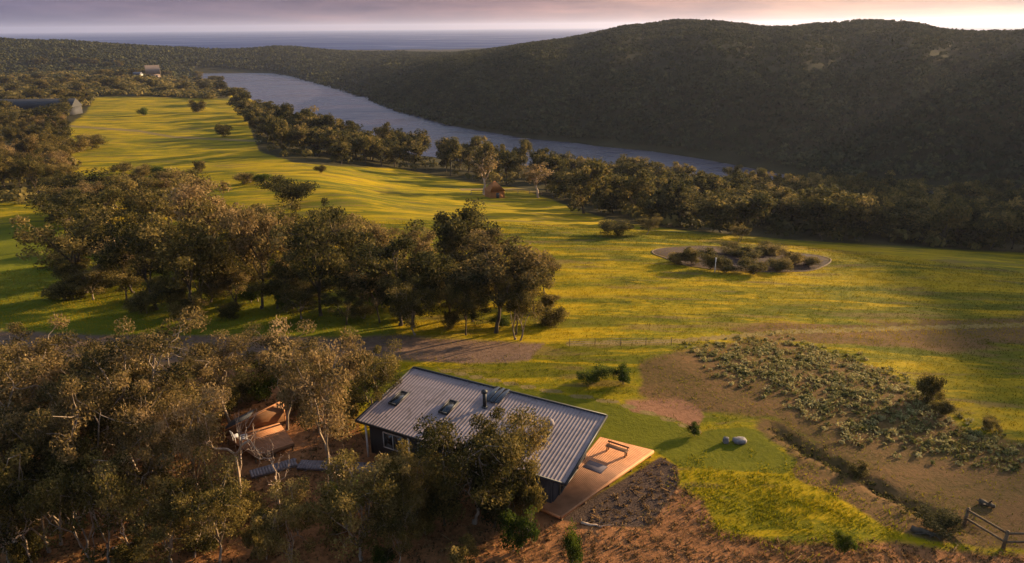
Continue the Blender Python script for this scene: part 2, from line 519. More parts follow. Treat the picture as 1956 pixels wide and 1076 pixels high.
ground_me = raw_mesh('ground', np.stack([X, Y, Zv], 1), [F], A, smooth=True)

m, nt, b, _ = new_mat('ground_cover')
def step(nt, x, a, b_, k):
    mr = nt.nodes.new('ShaderNodeMapRange'); mr.interpolation_type = 'SMOOTHSTEP'
    mr.inputs['From Min'].default_value = a; mr.inputs['From Max'].default_value = b_; mr.inputs['To Max'].default_value = k
    nt.links.new(x, mr.inputs['Value']); return mr.outputs[0]


def meadow_nodes(nt):
    """drifts of yellow flowers, greener grass and dry patches"""
    p1 = pos(nt, .42, 1, 1); p0 = pos(nt)
    nb = noise(nt, .045, 5, .6, p1, .6)
    nm = noise(nt, .22, 6, .65, p1, .4)
    nf = noise(nt, 2.2, 6, .7, p0)
    t = math_(nt, 'ADD', math_(nt, 'MULTIPLY', nb, .50), math_(nt, 'MULTIPLY', nm, .34))
    t = math_(nt, 'ADD', t, math_(nt, 'MULTIPLY', nf, .22))
    col = ramp(nt, t, [(.40, (.055, .062, .005)), (.47, (.145, .132, .005)), (.535, (.275, .200, .005)), (.60, (.38, .252, .007)), (.67, (.18, .125, .03))])
    s1 = noise(nt, .13, 5, .6, pos(nt, .16, 1, 1), .5); s2 = noise(nt, .36, 5, .65, pos(nt, .2, 1.1, 1), .4)
    col = mixc(nt, step(nt, s1, .50, .60, .82), col, (.08, .088, .005))
    col = mixc(nt, step(nt, s2, .53, .64, .75), col, (.17, .115, .035))
    col = mixc(nt, step(nt, s2, .47, .36, .7), col, (.43, .275, .006))
    return col, nb, nm, nf


meadow, nb, nm, nf = meadow_nodes(nt)
p0 = pos(nt)
nff = noise(nt, 9, 4, .7, p0)
lawn = ramp(nt, math_(nt, 'ADD', math_(nt, 'MULTIPLY', nm, .5), math_(nt, 'MULTIPLY', nf, .5)), [(.3, (.075, .082, .006)), (.7, (.16, .145, .008))])
green = ramp(nt, nm, [(.3, (.07, .085, .006)), (.7, (.18, .17, .010))])
soil = ramp(nt, math_(nt, 'ADD', math_(nt, 'MULTIPLY', nm, .55), math_(nt, 'MULTIPLY', nf, .45)), [(.3, (.055, .042, .012)), (.45, (.11, .068, .024)), (.6, (.165, .088, .036)), (.75, (.20, .125, .055))])
litter = ramp(nt, math_(nt, 'ADD', math_(nt, 'MULTIPLY', nm, .45), math_(nt, 'MULTIPLY', nf, .55)),
              [(.30, (.06, .032, .014)), (.45, (.20, .088, .034)), (.58, (.34, .15, .06)), (.75, (.44, .25, .11))])
drive = ramp(nt, nf, [(.3, (.12, .07, .042)), (.7, (.21, .13, .085))])
gravel = ramp(nt, nff, [(.35, (.028, .018, .013)), (.55, (.085, .055, .040)), (.75, (.16, .115, .085))])
bare = ramp(nt, nf, [(.3, (.18, .085, .04)), (.7, (.32, .155, .085))])
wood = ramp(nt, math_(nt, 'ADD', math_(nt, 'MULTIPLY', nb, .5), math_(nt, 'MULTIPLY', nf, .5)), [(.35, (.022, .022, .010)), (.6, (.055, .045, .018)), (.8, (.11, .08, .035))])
track = ramp(nt, nf, [(.3, (.16, .12, .03)), (.7, (.26, .18, .07))])


def layer(base, col, name, brk=.7, src=nm):
    f = math_(nt, 'ADD', attr(nt, name), math_(nt, 'MULTIPLY', math_(nt, 'SUBTRACT', src, .5), brk))
    mr = nt.nodes.new('ShaderNodeMapRange'); mr.interpolation_type = 'SMOOTHSTEP'
    mr.inputs['From Min'].default_value = .35; mr.inputs['From Max'].default_value = .65
    nt.links.new(f, mr.inputs['Value'])
    return mixc(nt, mr.outputs[0], base, col)


c = layer(meadow, green, 'green', .9)
c = layer(c, soil, 'brownm', 1.6)
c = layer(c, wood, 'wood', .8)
c = layer(c, drive, 'drive', 1.0)
c = layer(c, soil, 'soil', 1.1)
c = layer(c, lawn, 'lawn', .35)
c = layer(c, bare, 'bare', 1.0)
c = layer(c, litter, 'litter', .9)
c = layer(c, gravel, 'gravel', .6)
c = layer(c, track, 'track', .35)
nt.links.new(c, b.inputs['Base Color'])
b.inputs['Roughness'].default_value = .95; b.inputs['Specular IOR Level'].default_value = .05
bump(nt, b, math_(nt, 'ADD', math_(nt, 'MULTIPLY', nf, .5), math_(nt, 'MULTIPLY', nff, .15)), .55, .35)
ground_me.materials.append(m)
ground = bpy.data.objects.new('ground', ground_me); COL.objects.link(ground); tag(ground, kind='structure')


gm = M['grass'].node_tree
gcol = meadow_nodes(gm)[0]
var = ramp(gm, attr(gm, 'tint'), [(.0, (.55, .6, .5)), (.5, (1.0, 1.0, 1.0)), (1., (1.35, 1.25, 1.3))])
gcol = mixc(gm, 1.0, gcol, var, 'MULTIPLY')
for nd in gm.nodes:
    if nd.type == 'BSDF_PRINCIPLED': gm.links.new(gcol, nd.inputs['Base Color'])
    if nd.type == 'BSDF_TRANSLUCENT': gm.links.new(gcol, nd.inputs['Color'])


# ------------------------------------------------------------------ water
def water_mat(name, base, rough, scale, strength, sy=1.0, spec=.5):
    m, nt, b, _ = new_mat(name)
    b.inputs['Base Color'].default_value = (*base, 1); b.inputs['Roughness'].default_value = rough
    b.inputs['Specular IOR Level'].default_value = spec; b.inputs['IOR'].default_value = 1.33
    v = pos(nt, 1, sy, 1)
    wr = noise(nt, scale * .05, 4, .6, pos(nt, .5, 1.6, 1), .6)
    mrw = nt.nodes.new('ShaderNodeMapRange'); mrw.inputs['From Min'].default_value = .35; mrw.inputs['From Max'].default_value = .65
    mrw.inputs['To Min'].default_value = rough * .45; mrw.inputs['To Max'].default_value = rough * 1.45
    nt.links.new(wr, mrw.inputs['Value']); nt.links.new(mrw.outputs[0], b.inputs['Roughness'])
    h = math_(nt, 'ADD', noise(nt, scale, 4, .6, v), math_(nt, 'MULTIPLY', noise(nt, scale * .12, 3, .5, v), 2.0))
    bump(nt, b, h, strength, 1.0)
    return m


def sheet(name, x0, x1, y0, y1, z, mat, nx=2, ny=2):
    xs = np.linspace(x0, x1, nx); ys = np.linspace(y0, y1, ny)
    XX, YY = np.meshgrid(xs, ys, indexing='ij')
    idx = np.arange(nx * ny).reshape(nx, ny)
    Fq = np.stack([idx[:-1, :-1], idx[1:, :-1], idx[1:, 1:], idx[:-1, 1:]], -1).reshape(-1, 4)
    me = raw_mesh(name, np.stack([XX.ravel(), YY.ravel(), np.full(nx * ny, z)], 1), [Fq])
    me.materials.append(mat)
    o = bpy.data.objects.new(name, me); COL.objects.link(o); tag(o, kind='structure')
    return o


sheet('river', -900, 1500, 150, 1400, WL, water_mat('river_water', (.060, .058, .088), .28, .35, .4, 1.5), 8, 8)
sheet('sea', -28000, 28000, 1400, 26000, WL, water_mat('sea_water', (.012, .036, .13), .75, .05, .5, 1.6, .10), 12, 12)


# ------------------------------------------------------------------ plants: prototypes
def unit(v):
    return v / (np.linalg.norm(v, axis=-1, keepdims=True) + 1e-9)


def leaves(rng, centers, rads, tints, per, size, flat=.75, droop=.35):
    """leaf-sized rhombs spread through ellipsoid clumps"""
    n = len(centers) * per
    c = np.repeat(centers, per, 0); r = np.repeat(rads, per); ti = np.repeat(tints, per)
    d = unit(rng.normal(size=(n, 3))); rr = rng.random(n) ** .42
    p = c + d * (r * rr)[:, None] * np.array([1, 1, flat])
    a = unit(rng.normal(size=(n, 3)) + np.array([0, 0, -droop]))
    b = unit(np.cross(a, rng.normal(size=(n, 3))))
    L = size * rng.uniform(.6, 1.4, n)[:, None]
    Wd = L * rng.uniform(.30, .55, (n, 1))
    V = np.stack([p + a * L, p + b * Wd, p - a * L, p - b * Wd], 1).reshape(-1, 3)
    Fq = np.arange(n * 4).reshape(n, 4)
    tint = np.clip(ti + rng.normal(0, .16, n), 0, 1)
    return V, Fq, np.repeat(tint, 4)


def curve(rng, a, b, k=5, wob=.08, sag=0.0):
    a = np.array(a, float); b = np.array(b, float)
    t = np.linspace(0, 1, k)[:, None]
    L = np.linalg.norm(b - a)
    P = a + (b - a) * t + np.array([0, 0, 1.0]) * sag * L * (4 * t * (1 - t))
    P[1:-1] += rng.normal(0, wob * L, (k - 2, 3)) * .5
    return P


def make_tree(seed, Ht, crown_r, base_f, limbs, subs, per, leaf, clump_r, trunk_r, flat=.75, stems=1, lean=.035, twigs=True, bush=False):
    rng = np.random.default_rng(seed)
    tr = MB(); cents = []; rads = []
    for s in range(stems):
        x0 = rng.normal(0, .35 * (stems > 1), 2)
        top = np.array([x0[0] + rng.normal(0, lean * Ht), x0[1] + rng.normal(0, lean * Ht), Ht * base_f])
        P = curve(rng, (x0[0], x0[1], -.35), top, 6, .035)
        tr.tube(P, np.linspace(trunk_r * 1.15, trunk_r * .7, 6), 8)
        tr.tube([P[0], P[0] + np.array([0, 0, .6])], [trunk_r * 1.6, trunk_r * 1.05], 8)
        nl = max(2, limbs // stems)
        a0 = rng.uniform(0, 6.28)
        for i in range(nl):
            an = a0 + i * 6.283 / nl + rng.normal(0, .35)
            f = rng.uniform(.45, .95) if i else .25
            q = top + np.array([math.cos(an) * crown_r * .62 * f, math.sin(an) * crown_r * .62 * f, (Ht * .93 - top[2]) * rng.uniform(.45, .85)])
            st = P[-1] if not bush else P[rng.integers(2, 6)]
            if i % 3 == 2: st = P[-2]
            C = curve(rng, st, q, 5, .12, .05)
            tr.tube(C, np.linspace(trunk_r * .55, trunk_r * .25, 5), 6)
            for j in range(subs):
                bs = C[rng.integers(2, 5)]
                e = unit(rng.normal(size=3) + np.array([math.cos(an), math.sin(an), .35]) * .8)
                w = bs + e * crown_r * rng.uniform(.28, .55)
                w[2] = min(max(w[2], Ht * (base_f * .7 if not bush else .12)), Ht * .97)
                tr.tube(curve(rng, bs, w, 4, .14), np.linspace(trunk_r * .24, trunk_r * .09, 4), 5, cap=False)
                cents.append(w); rads.append(clump_r * rng.uniform(.65, 1.25))
                if twigs:
                    for _ in range(3):
                        tw = w + unit(rng.normal(size=3) + np.array([0, 0, .2])) * clump_r * rng.uniform(.6, 1.15)
                        tr.tube([w, (w + tw) / 2 + rng.normal(0, .08, 3), tw], [trunk_r * .09, trunk_r * .06, trunk_r * .035], 4, cap=False)
            cents.append(C[-1]); rads.append(clump_r * rng.uniform(.8, 1.2))
    cents = np.array(cents); rads = np.array(rads)
    tints = np.clip(rng.normal(.42, .17, len(cents)), .08, .85)
    V, Fq, ti = leaves(rng, cents, rads, tints, per, leaf, flat)
    zmin = Ht * .03
    V[:, 2] = np.maximum(V[:, 2], zmin)
    cr = raw_mesh('crown', V, [Fq], {'tint': ti})
    w = np.percentile(np.hypot(V[:, 0], V[:, 1]), 96)
    return dict(trunk=tr.mesh('trunk', True), crown=cr, H=float(np.percentile(V[:, 2], 99.7)), R=float(w))


def make_dead(seed, Ht, spread, r0, depth=4):
    rng = np.random.default_rng(seed); tr = MB()

    def grow(p, d, L, r, k):
        q = p + d * L
        C = curve(rng, p, q, 5, .10)
        tr.tube(C, np.linspace(r, r * .62, 5), 6 if k > 1 else 4, cap=True)
        if k == 0: return
        for _ in range(rng.integers(2, 4)):
            nd = unit(d + rng.normal(0, spread, 3) + np.array([0, 0, .12]))
            grow(C[rng.integers(2, 5)], nd, L * rng.uniform(.5, .8), r * .55, k - 1)
    grow(np.array([0, 0, -.3]), unit(np.array([rng.normal(0, .12), rng.normal(0, .12), 1])), Ht * .42, r0, depth)
    me = tr.mesh('trunk', True)
    return dict(trunk=me, crown=None, H=max(v.co.z for v in me.vertices), R=max(math.hypot(v.co.x, v.co.y) for v in me.vertices))


def setm(P, leaf, bark):
    if P['crown']: P['crown'].materials.append(leaf)
    P['trunk'].materials.append(bark)
    return P


GUM = [setm(make_tree(20 + i, 11 + (i % 3), 4.2 + .4 * (i % 4), .27 + .05 * (i % 3), 7, 7, 265, .105, .95, .15), M['gum'], M['bark']) for i in range(6)]
OLV = [setm(make_tree(50 + i, 9, 3.6, .16, 7, 7, 265, .10, .88, .12, stems=1 + i % 2), M['olive'], M['bark']) for i in range(3)]
MID = [setm(make_tree(80 + i, 11, 4.6, .20 + .06 * (i % 3), 7, 6, 170, .15, 1.05, .15), M[('dark', 'gum', 'olive')[i % 3]], M['darkbark']) for i in range(6)]
RIV = [setm(make_tree(120 + i, 10, 4.4, .13 + .05 * (i % 3), 6, 6, 90, .29, 1.3, .2, twigs=False), M['dark'], M['darkbark']) for i in range(6)]
BSH = [setm(make_tree(160 + i, 2.4, 1.5, .10, 7, 6, 130, .085, .55, .04, bush=True, stems=2, twigs=False), M['olive' if i != 1 else 'green'], M['bark']) for i in range(4)]
ROUND = [setm(make_tree(180 + i, 6, 3.4, .16, 6, 5, 240, .17, 1.3, .16, flat=.85, twigs=False), M['dark'], M['darkbark']) for i in range(3)]
DEAD = [setm(make_dead(200 + i, 7 + i, .62, .12), None, M['deadwood']) for i in range(4)]
GHOST = [setm(make_tree(230, 13, 4.2, .34, 6, 4, 60, .26, 1.3, .26), M['gum'], M['deadwood'])]
COUNT = {}


def place(protos, u, vb, vt, w, name, label, cat='tree', group=None, k=None, tilt=0.0):
    """a plant whose foot is seen at (u, vb), its top at row vt and its crown w pixels wide"""
    x, y, z = H1(u, vb)
    ht = max(z_for_v(x, y, vt) - z, .4)
    return plant(protos, x, y, z, ht, w * (ray(u, vb) @ FW / FPX * 0 + math.hypot(x, y, ) / FPX) / 2 if w else None, name, label, cat, group, k, tilt)


def plant(protos, x, y, z, ht, rr, name, label, cat='tree', group=None, k=None, tilt=0.0):
    c = COUNT.get(name, 0); COUNT[name] = c + 1
    P = protos[(c if k is None else k) % len(protos)]
    sz = ht / P['H']; sx = rr / P['R'] if rr else sz * random.uniform(.9, 1.12)
    o = empty(name, (x, y, z), random.uniform(0, 6.28), label, cat, group)
    o.scale = (sx, sx, sz)
    if tilt: o.rotation_euler[0] = tilt
    for nm in ('trunk', 'crown'):
        if P[nm]:
            ch = bpy.data.objects.new(nm, P[nm]); COL.objects.link(ch); ch.parent = o
    return o


def scatter_px(poly, n, mind, tries=40000, seed=3):
    """spots spread over a region, farther spots closer together in the picture"""
    rng = np.random.default_rng(seed)
    P = np.array(poly); lo = P.min(0); hi = P.max(0)
    out = []
    while len(out) < n and tries > 0:
        tries -= 1
        u = rng.uniform(lo[0], hi[0]); v = rng.uniform(lo[1], hi[1])
        if inpoly(np.array([u]), np.array([v]), poly)[0] < 0: continue
        m_ = mind * (.45 + .55 * (v - 100) / 350)
        if all((u - a) ** 2 + ((v - c) * 2.1) ** 2 > m_ * m_ for a, c in out): out.append((u, v))
    return out


# ---- gums of the near slope, round the house and the timber pavilion
G1 = 'gum trees on the near slope'
FORE = [
    (GUM, 636, 935, 612, 215, 'tall gum with a bare dark trunk between the pavilion and the house', 0),
    (GUM, 330, 930, 612, 300, 'broad brown-leaved gum behind and left of the pavilion', 1),
    (GUM, 95, 905, 632, 200, 'gum with a rounded crown below the dirt drive at the left edge', 2),
    (GUM, 205, 980, 690, 260, 'dense shadowy gum in the middle of the left foreground', 3),
    (GUM, 15, 985, 700, 200, 'gum cut off by the left edge of the photo', 4),
    (GUM, 548, 822, 640, 200, 'gum directly behind the pavilion gable', 5),
    (GUM, 400, 990, 735, 190, 'leafy gum just left of the pavilion deck', 1),
    (GUM, 300, 1030, 770, 230, 'dark gum in front of the pavilion, lower left foreground', 3),
    (GUM, 440, 815, 632, 190, 'gum above the pavilion roof beside the dirt drive', 2),
    (GUM, 240, 880, 640, 170, 'slender gum in the second row of the left foreground', 5),
    (OLV, 905, 1000, 786, 245, 'big spreading tree in front of the long roof, covering its eave', 0),
    (OLV, 985, 985, 800, 175, 'leafy tree leaning over the near corner of the house by the deck', 1),
    (OLV, 800, 1012, 850, 150, 'small dark-trunked tree left of the big tree before the house', 2),
    (OLV, 690, 1070, 885, 210, 'yellow-olive tree at the bottom edge below the house', 2),
    (OLV, 710, 815, 660, 130, 'olive tree touching the left end of the long roof', 0),
    (OLV, 560, 1090, 935, 150, 'low olive tree at the bottom edge under the pavilion', 1),
    (OLV, 90, 1060, 850, 190, 'yellowish thin-crowned tree low in the left corner', 1),
    (GUM, 190, 850, 650, 150, 'small gum half hidden behind the left foreground gums', 4),
    (GUM, 20, 860, 668, 150, 'gum at the left edge just below the drive', 0),
    (OLV, 420, 1075, 900, 170, 'low olive tree at the bottom edge left of the pale dead branches', 0),
    (OLV, 215, 1080, 880, 190, 'olive tree at the bottom edge under the dark gum', 1),
    (OLV, 330, 1085, 930, 150, 'small olive tree at the bottom edge below the dark gum', 2),
    (OLV, 20, 1075, 900, 170, 'olive tree filling the lower left corner', 2),
    (OLV, 760, 1085, 960, 130, 'small olive tree at the bottom edge below the big house tree', 0),
    (GUM, 265, 915, 720, 170, 'gum with a low crown in the middle of the left foreground row', 2),
    (GUM, 130, 1000, 760, 180, 'low gum behind the thin pale dead tree', 5),
]
for P, u, vb, vt, w, lab, k in FORE:
    place(P, u, vb, vt, w, 'gum_tree' if P is GUM else 'olive_tree', lab, 'tree', G1, k)
for u, vb, vt, w, lab, k in [
    (462, 975, 768, 200, 'bleached leafless tree standing before the pavilion deck', 0),
    (540, 985, 832, 150, 'smaller bleached dead tree right of the leafless one', 1),
    (372, 1065, 985, 110, 'pale dead branches low at the bottom edge, left of centre', 2),
    (155, 1045, 880, 110, 'thin pale dead tree among the lower left gums', 3),
    (810, 1000, 900, 90, 'short pale dead stem in front of the house wall', 2),
    (250, 1070, 960, 130, 'spreading pale dead branches at the bottom edge, left of the olive tree', 1),
    (60, 1075, 975, 120, 'pale dead branches in the lower left corner', 0),
    (120, 960, 845, 120, 'pale dead tree leaning between the left foreground gums', 3),
    (655, 960, 860, 90, 'thin pale dead tree beside the bare trunk of the tall gum', 0),
    (905, 890, 835, 60, 'small pale dead branches against the house eave', 2)]:
    place(DEAD, u, vb, vt, w, 'dead_tree', lab, 'dead tree', 'dead trees on the near slope', k)

for u, vb, vt, w, lab, P in [
    (470, 770, 715, 90, 'olive shrub on the slope behind the low end of the pavilion', BSH),
    (525, 765, 705, 95, 'olive shrub on the slope behind the point of the pavilion gable', BSH),
    (585, 790, 728, 85, 'leafy shrub between the pavilion gable and the tall gum', BSH),
    (420, 800, 735, 80, 'leafy shrub left of the pavilion roof', BSH),
    (655, 820, 752, 85, 'shrub by the left end of the house, behind the boardwalk', BSH),
    (850, 1004, 905, 110, 'dark bush under the left side of the big house tree', ROUND),
    (945, 1008, 890, 130, 'dark bush under the right side of the big house tree', ROUND),
    (1005, 1000, 905, 80, 'bush between the big house tree and the deck tip', BSH),
    (650, 1010, 945, 85, 'olive bush on the orange slope under the bare gum trunk', BSH)]:
    place(P, u, vb, vt, w, 'shrub', lab, 'shrub')

# ---- the clump of gums across the drive
G2 = 'gum trees in the clump beyond the drive'
MIDL = [
    (375, 603, 378, 215, 'tall gum with a long bare trunk near the left of the clump'),
    (613, 603, 385, 235, 'gum with a thick dark trunk in the middle of the clump'),
    (500, 590, 400, 170, 'gum between the two tall trunks of the clump'),
    (300, 592, 392, 190, 'gum at the front left of the clump'),
    (765, 622, 425, 215, 'broad gum right of the thick trunk in the clump'),
    (948, 636, 445, 250, 'large dark gum at the right end of the clump'),
    (1020, 600, 462, 140, 'gum whose crown ends the clump on the meadow side'),
    (860, 612, 470, 170, 'gum just left of the large dark gum'),
    (700, 570, 405, 180, 'gum behind the broad one, its crown reaching higher'),
    (165, 560, 392, 170, 'dark gum at the left end of the clump by the shaded grass'),
    (235, 510, 345, 170, 'gum in the back row of the clump, left of the tall trunk'),
    (420, 520, 350, 160, 'gum in the back row of the clump behind the tall trunk'),
    (560, 545, 385, 160, 'gum in the back row behind the thick trunk'),
    (650, 520, 390, 130, 'low-crowned gum in the back row of the clump centre'),
    (800, 540, 420, 120, 'thin gum in the back row left of the round dark tree'),
    (340, 500, 330, 130, 'gum at the back of the clump against the yellow field'),
    (130, 470, 345, 130, 'gum at the far left back of the clump'),
    (930, 560, 440, 150, 'gum behind the large dark gum at the right end'),
    (985, 640, 520, 130, 'low dark gum filling under the large gum at the right end'),
    (790, 625, 500, 150, 'low dark gum in front of the broad gum'),
]
for u, vb, vt, w, lab in MIDL: place(MID, u, vb, vt + random.uniform(-8, 22), w * random.uniform(.72, .95), 'gum_tree', lab, 'tree', G2)
for i, (u, vb, vt, w) in enumerate([(255, 560, 440, 150), (450, 575, 450, 140), (560, 590, 470, 120), (690, 600, 470, 150), (840, 560, 470, 110),
                                    (890, 640, 520, 120), (1040, 560, 470, 90), (390, 480, 370, 140), (600, 470, 400, 120), (500, 470, 385, 130)]):
    place(MID, u, vb, vt + random.uniform(0, 30), w * .8, 'gum_tree', 'smaller gum filling the inside of the clump beyond the drive', 'tree', 'small gums inside the clump')
for i in range(13):
    u = 190 + i * 66 + random.uniform(-14, 14); vb = 596 + (u - 300) * .055 + random.uniform(-26, 18)
    place(MID if i % 3 else OLV, u, vb, vb - random.uniform(62, 120), random.uniform(70, 115), 'gum_tree' if i % 3 else 'olive_tree', 'low young tree along the front foot of the clump beyond the drive', 'tree', 'young trees at the foot of the clump')
uspots = scatter_px([(110, 470), (420, 440), (760, 480), (1040, 560), (1060, 635), (800, 632), (560, 612), (300, 606), (110, 575)], 52, 46, seed=14)
for i, (u, v) in enumerate(uspots):
    place(BSH if i % 3 else ROUND, u, v, v - random.uniform(22, 52), random.uniform(45, 90), 'shrub', 'dark shrub growing under the gums of the clump', 'shrub', 'shrubs under the gum clump')
place(ROUND, 880, 498, 392, 125, 'round_tree', 'round dark tree standing behind the right half of the clump', 'tree')
place(ROUND, 553, 392, 340, 92, 'round_tree', 'round dark tree at the near edge of the yellow field, alone', 'tree')
place(ROUND, 350, 392, 322, 85, 'round_tree', 'dark tree between the left field and the clump', 'tree')
place(ROUND, 215, 400, 330, 110, 'round_tree', 'dark spreading tree left of the pair above the clump', 'tree')

# ---- single shrubs on the fields
for u, vb, vt, w, lab, P in [
    (280, 221, 205, 25, 'round brown bush alone in the middle of the far field', BSH),
    (380, 214, 190, 28, 'dark bush at the back right of the far field', BSH),
    (432, 262, 236, 32, 'spiky bush near the right side of the far field', BSH),
    (384, 330, 308, 26, 'small dark bush at the near edge of the far field', BSH),
    (175, 285, 256, 40, 'grey-green bush at the left edge of the far field', ROUND),
    (150, 290, 262, 36, 'bush touching the grey-green one at the far field edge', BSH),
    (612, 331, 314, 22, 'little dark bush below the river trees', BSH),
    (1148, 736, 706, 95, 'bright green leafy shrub on the grass behind the house', [BSH[1]]),
    (1196, 730, 698, 58, 'smaller green shrub on the right of the leafy one', [BSH[1]]),
    (1440, 524, 496, 58, 'clipped round bush at the front of the oval bed', [ROUND[0]]),
    (1355, 515, 478, 52, 'dark bush at the left of the oval bed', [ROUND[1]]),
    (1320, 505, 474, 44, 'dark bush leftmost in the oval bed', [ROUND[2]]),
    (1515, 505, 478, 52, 'brownish bush at the right of the oval bed', [BSH[2]]),
    (1400, 488, 468, 60, 'low dark bush along the back of the oval bed', [ROUND[1]]),
    (1470, 487, 466, 60, 'dark bush at the back right of the oval bed', [ROUND[2]]),
    (1235, 448, 412, 50, 'sunlit yellow-green bush at the corner of the river wood', [OLV[0]]),
    (1180, 450, 420, 70, 'low dark bush before the corner of the river wood', [ROUND[0]]),
    (1385, 520, 500, 46, 'low dark bush beside the white post in the oval bed', [ROUND[1]]),
    (1492, 518, 494, 50, 'dark bush right of the clipped round bush', [ROUND[2]]),
    (1290, 503, 482, 46, 'reddish-brown bush at the left tip of the oval bed', [BSH[0]]),
    (1430, 500, 474, 54, 'dark bush in the centre of the oval bed', [ROUND[0]]),
    (1545, 506, 488, 42, 'small bush at the right tip of the oval bed', [BSH[3]]),
    (1410, 462, 432, 40, 'yellow-green bush behind the oval bed', [OLV[1]]),
    (1770, 765, 715, 55, 'grey-green bush at the far side of the rosette patch', [BSH[0]]),
    (1795, 792, 762, 40, 'dark green bush where the rosette patch meets the meadow', [BSH[3]]),
    (1895, 820, 800, 36, 'low shrub at the right edge of the rosette patch', [BSH[3]]),
    (1640, 908, 890, 46, 'dark shrub in the middle of the ditch', [BSH[2]]),
    (1790, 1008, 985, 75, 'wide dark shrub at the lower end of the ditch', [ROUND[1]]),
    (1605, 1052, 1010, 55, 'green shrub at the bottom edge beside the orange earth', [BSH[1]]),
    (1330, 830, 808, 38, 'small green shrub left of the stone block', [BSH[1]]),
    (925, 870, 838, 60, 'shrub against the front wall of the house', [BSH[0]]),
    (745, 905, 862, 60, 'green shrub at the left front corner of the house', [BSH[3]]),
]:
    place(P, u, vb, vt, w, 'shrub', lab, 'shrub')

# ---- orange-lit pale trees at the edge of the river wood
place(GHOST, 925, 372, 288, 80, 'pale_tree', 'pale-limbed thin tree beside the rusty hut at the river wood', 'tree')
place(GHOST, 1028, 378, 312, 66, 'pale_tree', 'pinkish thin tree right of the rusty hut at the river wood', 'tree')
place(RIV, 1115, 408, 305, 95, 'river_tree', 'tree with a visible dark trunk at the edge of the meadow', 'tree')


# ---- the wood along the river
TREELINE = [(472, 205), (540, 232), (610, 262), (700, 292), (800, 305), (900, 318), (1000, 330), (1100, 345), (1250, 356), (1400, 362), (1600, 372), (1990, 392),
            (1990, 488), (1700, 468), (1500, 455), (1400, 447), (1290, 440), (1200, 420), (1100, 392), (1010, 358), (900, 346), (800, 328), (700, 318), (620, 312), (545, 302), (500, 280), (480, 240)]
spots = scatter_px(TREELINE, 190, 21)
hp = hit(np.array([s[0] for s in spots]), np.array([s[1] for s in spots]))
for (u, v), p in zip(spots, hp):
    x, y = float(p[0]), float(p[1]); z = float(Z(x, y))
    seg = ('on the narrow left end of the river wood' if u < 620 else 'in the river wood above the middle of the meadow' if u < 1080 else
           'in the river wood behind the oval bed' if u < 1500 else 'in the hazy right part of the river wood')
    plant(RIV, x, y, z, random.uniform(7, 12.5) * (1.12 if 620 < u < 1100 else .84 if u >= 1100 else .95), random.uniform(3.4, 5.4), 'river_tree', 'dark dense-crowned tree ' + seg, 'tree', 'trees ' + seg)

for i in range(26):
    u = 455 + i * 13 + random.uniform(-6, 6)
    vb = np.interp(u, [455, 500, 560, 640, 720, 800], [206, 238, 268, 290, 303, 312]) + random.uniform(-10, 14)
    place(RIV, u, vb, vb - (random.uniform(28, 42) if u < 540 else random.uniform(44, 62)), random.uniform(36, 64), 'river_tree', 'dark dense-crowned tree on the narrow left end of the river wood', 'tree', 'trees on the narrow left end of the river wood')

# ---- trees left and behind the far field
LEFTW = [(-40, 120), (130, 118), (300, 140), (420, 150), (448, 185), (400, 192), (300, 186), (185, 184), (165, 205), (120, 232), (-40, 240)]
spots = scatter_px(LEFTW, 70, 24, seed=5)
hp = hit(np.array([s[0] for s in spots]), np.array([s[1] for s in spots]))
for (u, v), p in zip(spots, hp):
    x, y = float(p[0]), float(p[1]); z = float(Z(x, y))
    if 0 < u < 125 and 208 < v < 232: continue
    d = math.hypot(x, y)
    seg = 'behind the far field' if u > 170 else 'on the slope left of the far field'
    plant(RIV, x, y, z, random.uniform(8, 12), random.uniform(5, 8), 'river_tree', 'dark tree ' + seg, 'tree', 'trees ' + seg)
LEFTN = [(-40, 245), (115, 245), (135, 290), (150, 345), (90, 372), (-40, 375)]
spots = scatter_px(LEFTN, 34, 30, seed=6)
hp = hit(np.array([s[0] for s in spots]), np.array([s[1] for s in spots]))
for (u, v), p in zip(spots, hp):
    x, y = float(p[0]), float(p[1]); z = float(Z(x, y))
    plant(MID, x, y, z, random.uniform(8, 12.5), random.uniform(3.5, 5.5), 'gum_tree', 'gum at the left edge of the photo beside the far field', 'tree', 'gums left of the far field')
for i in range(9):
    u = 120 + i * 26 + random.uniform(-8, 8); v = 402 + random.uniform(-14, 30)
    place(MID, u, v, v - random.uniform(62, 84), random.uniform(70, 105), 'gum_tree', 'gum in the row between the far field and the clump', 'tree', 'gums in the row behind the clump')
for i, (u, v) in enumerate([(300, 338), (270, 335), (230, 332), (470, 350), (500, 352)]):
    place(BSH, u, v, v - 20, 44, 'shrub', 'low shrub in the line along the near edge of the far field', 'shrub', 'shrubs along the far field')


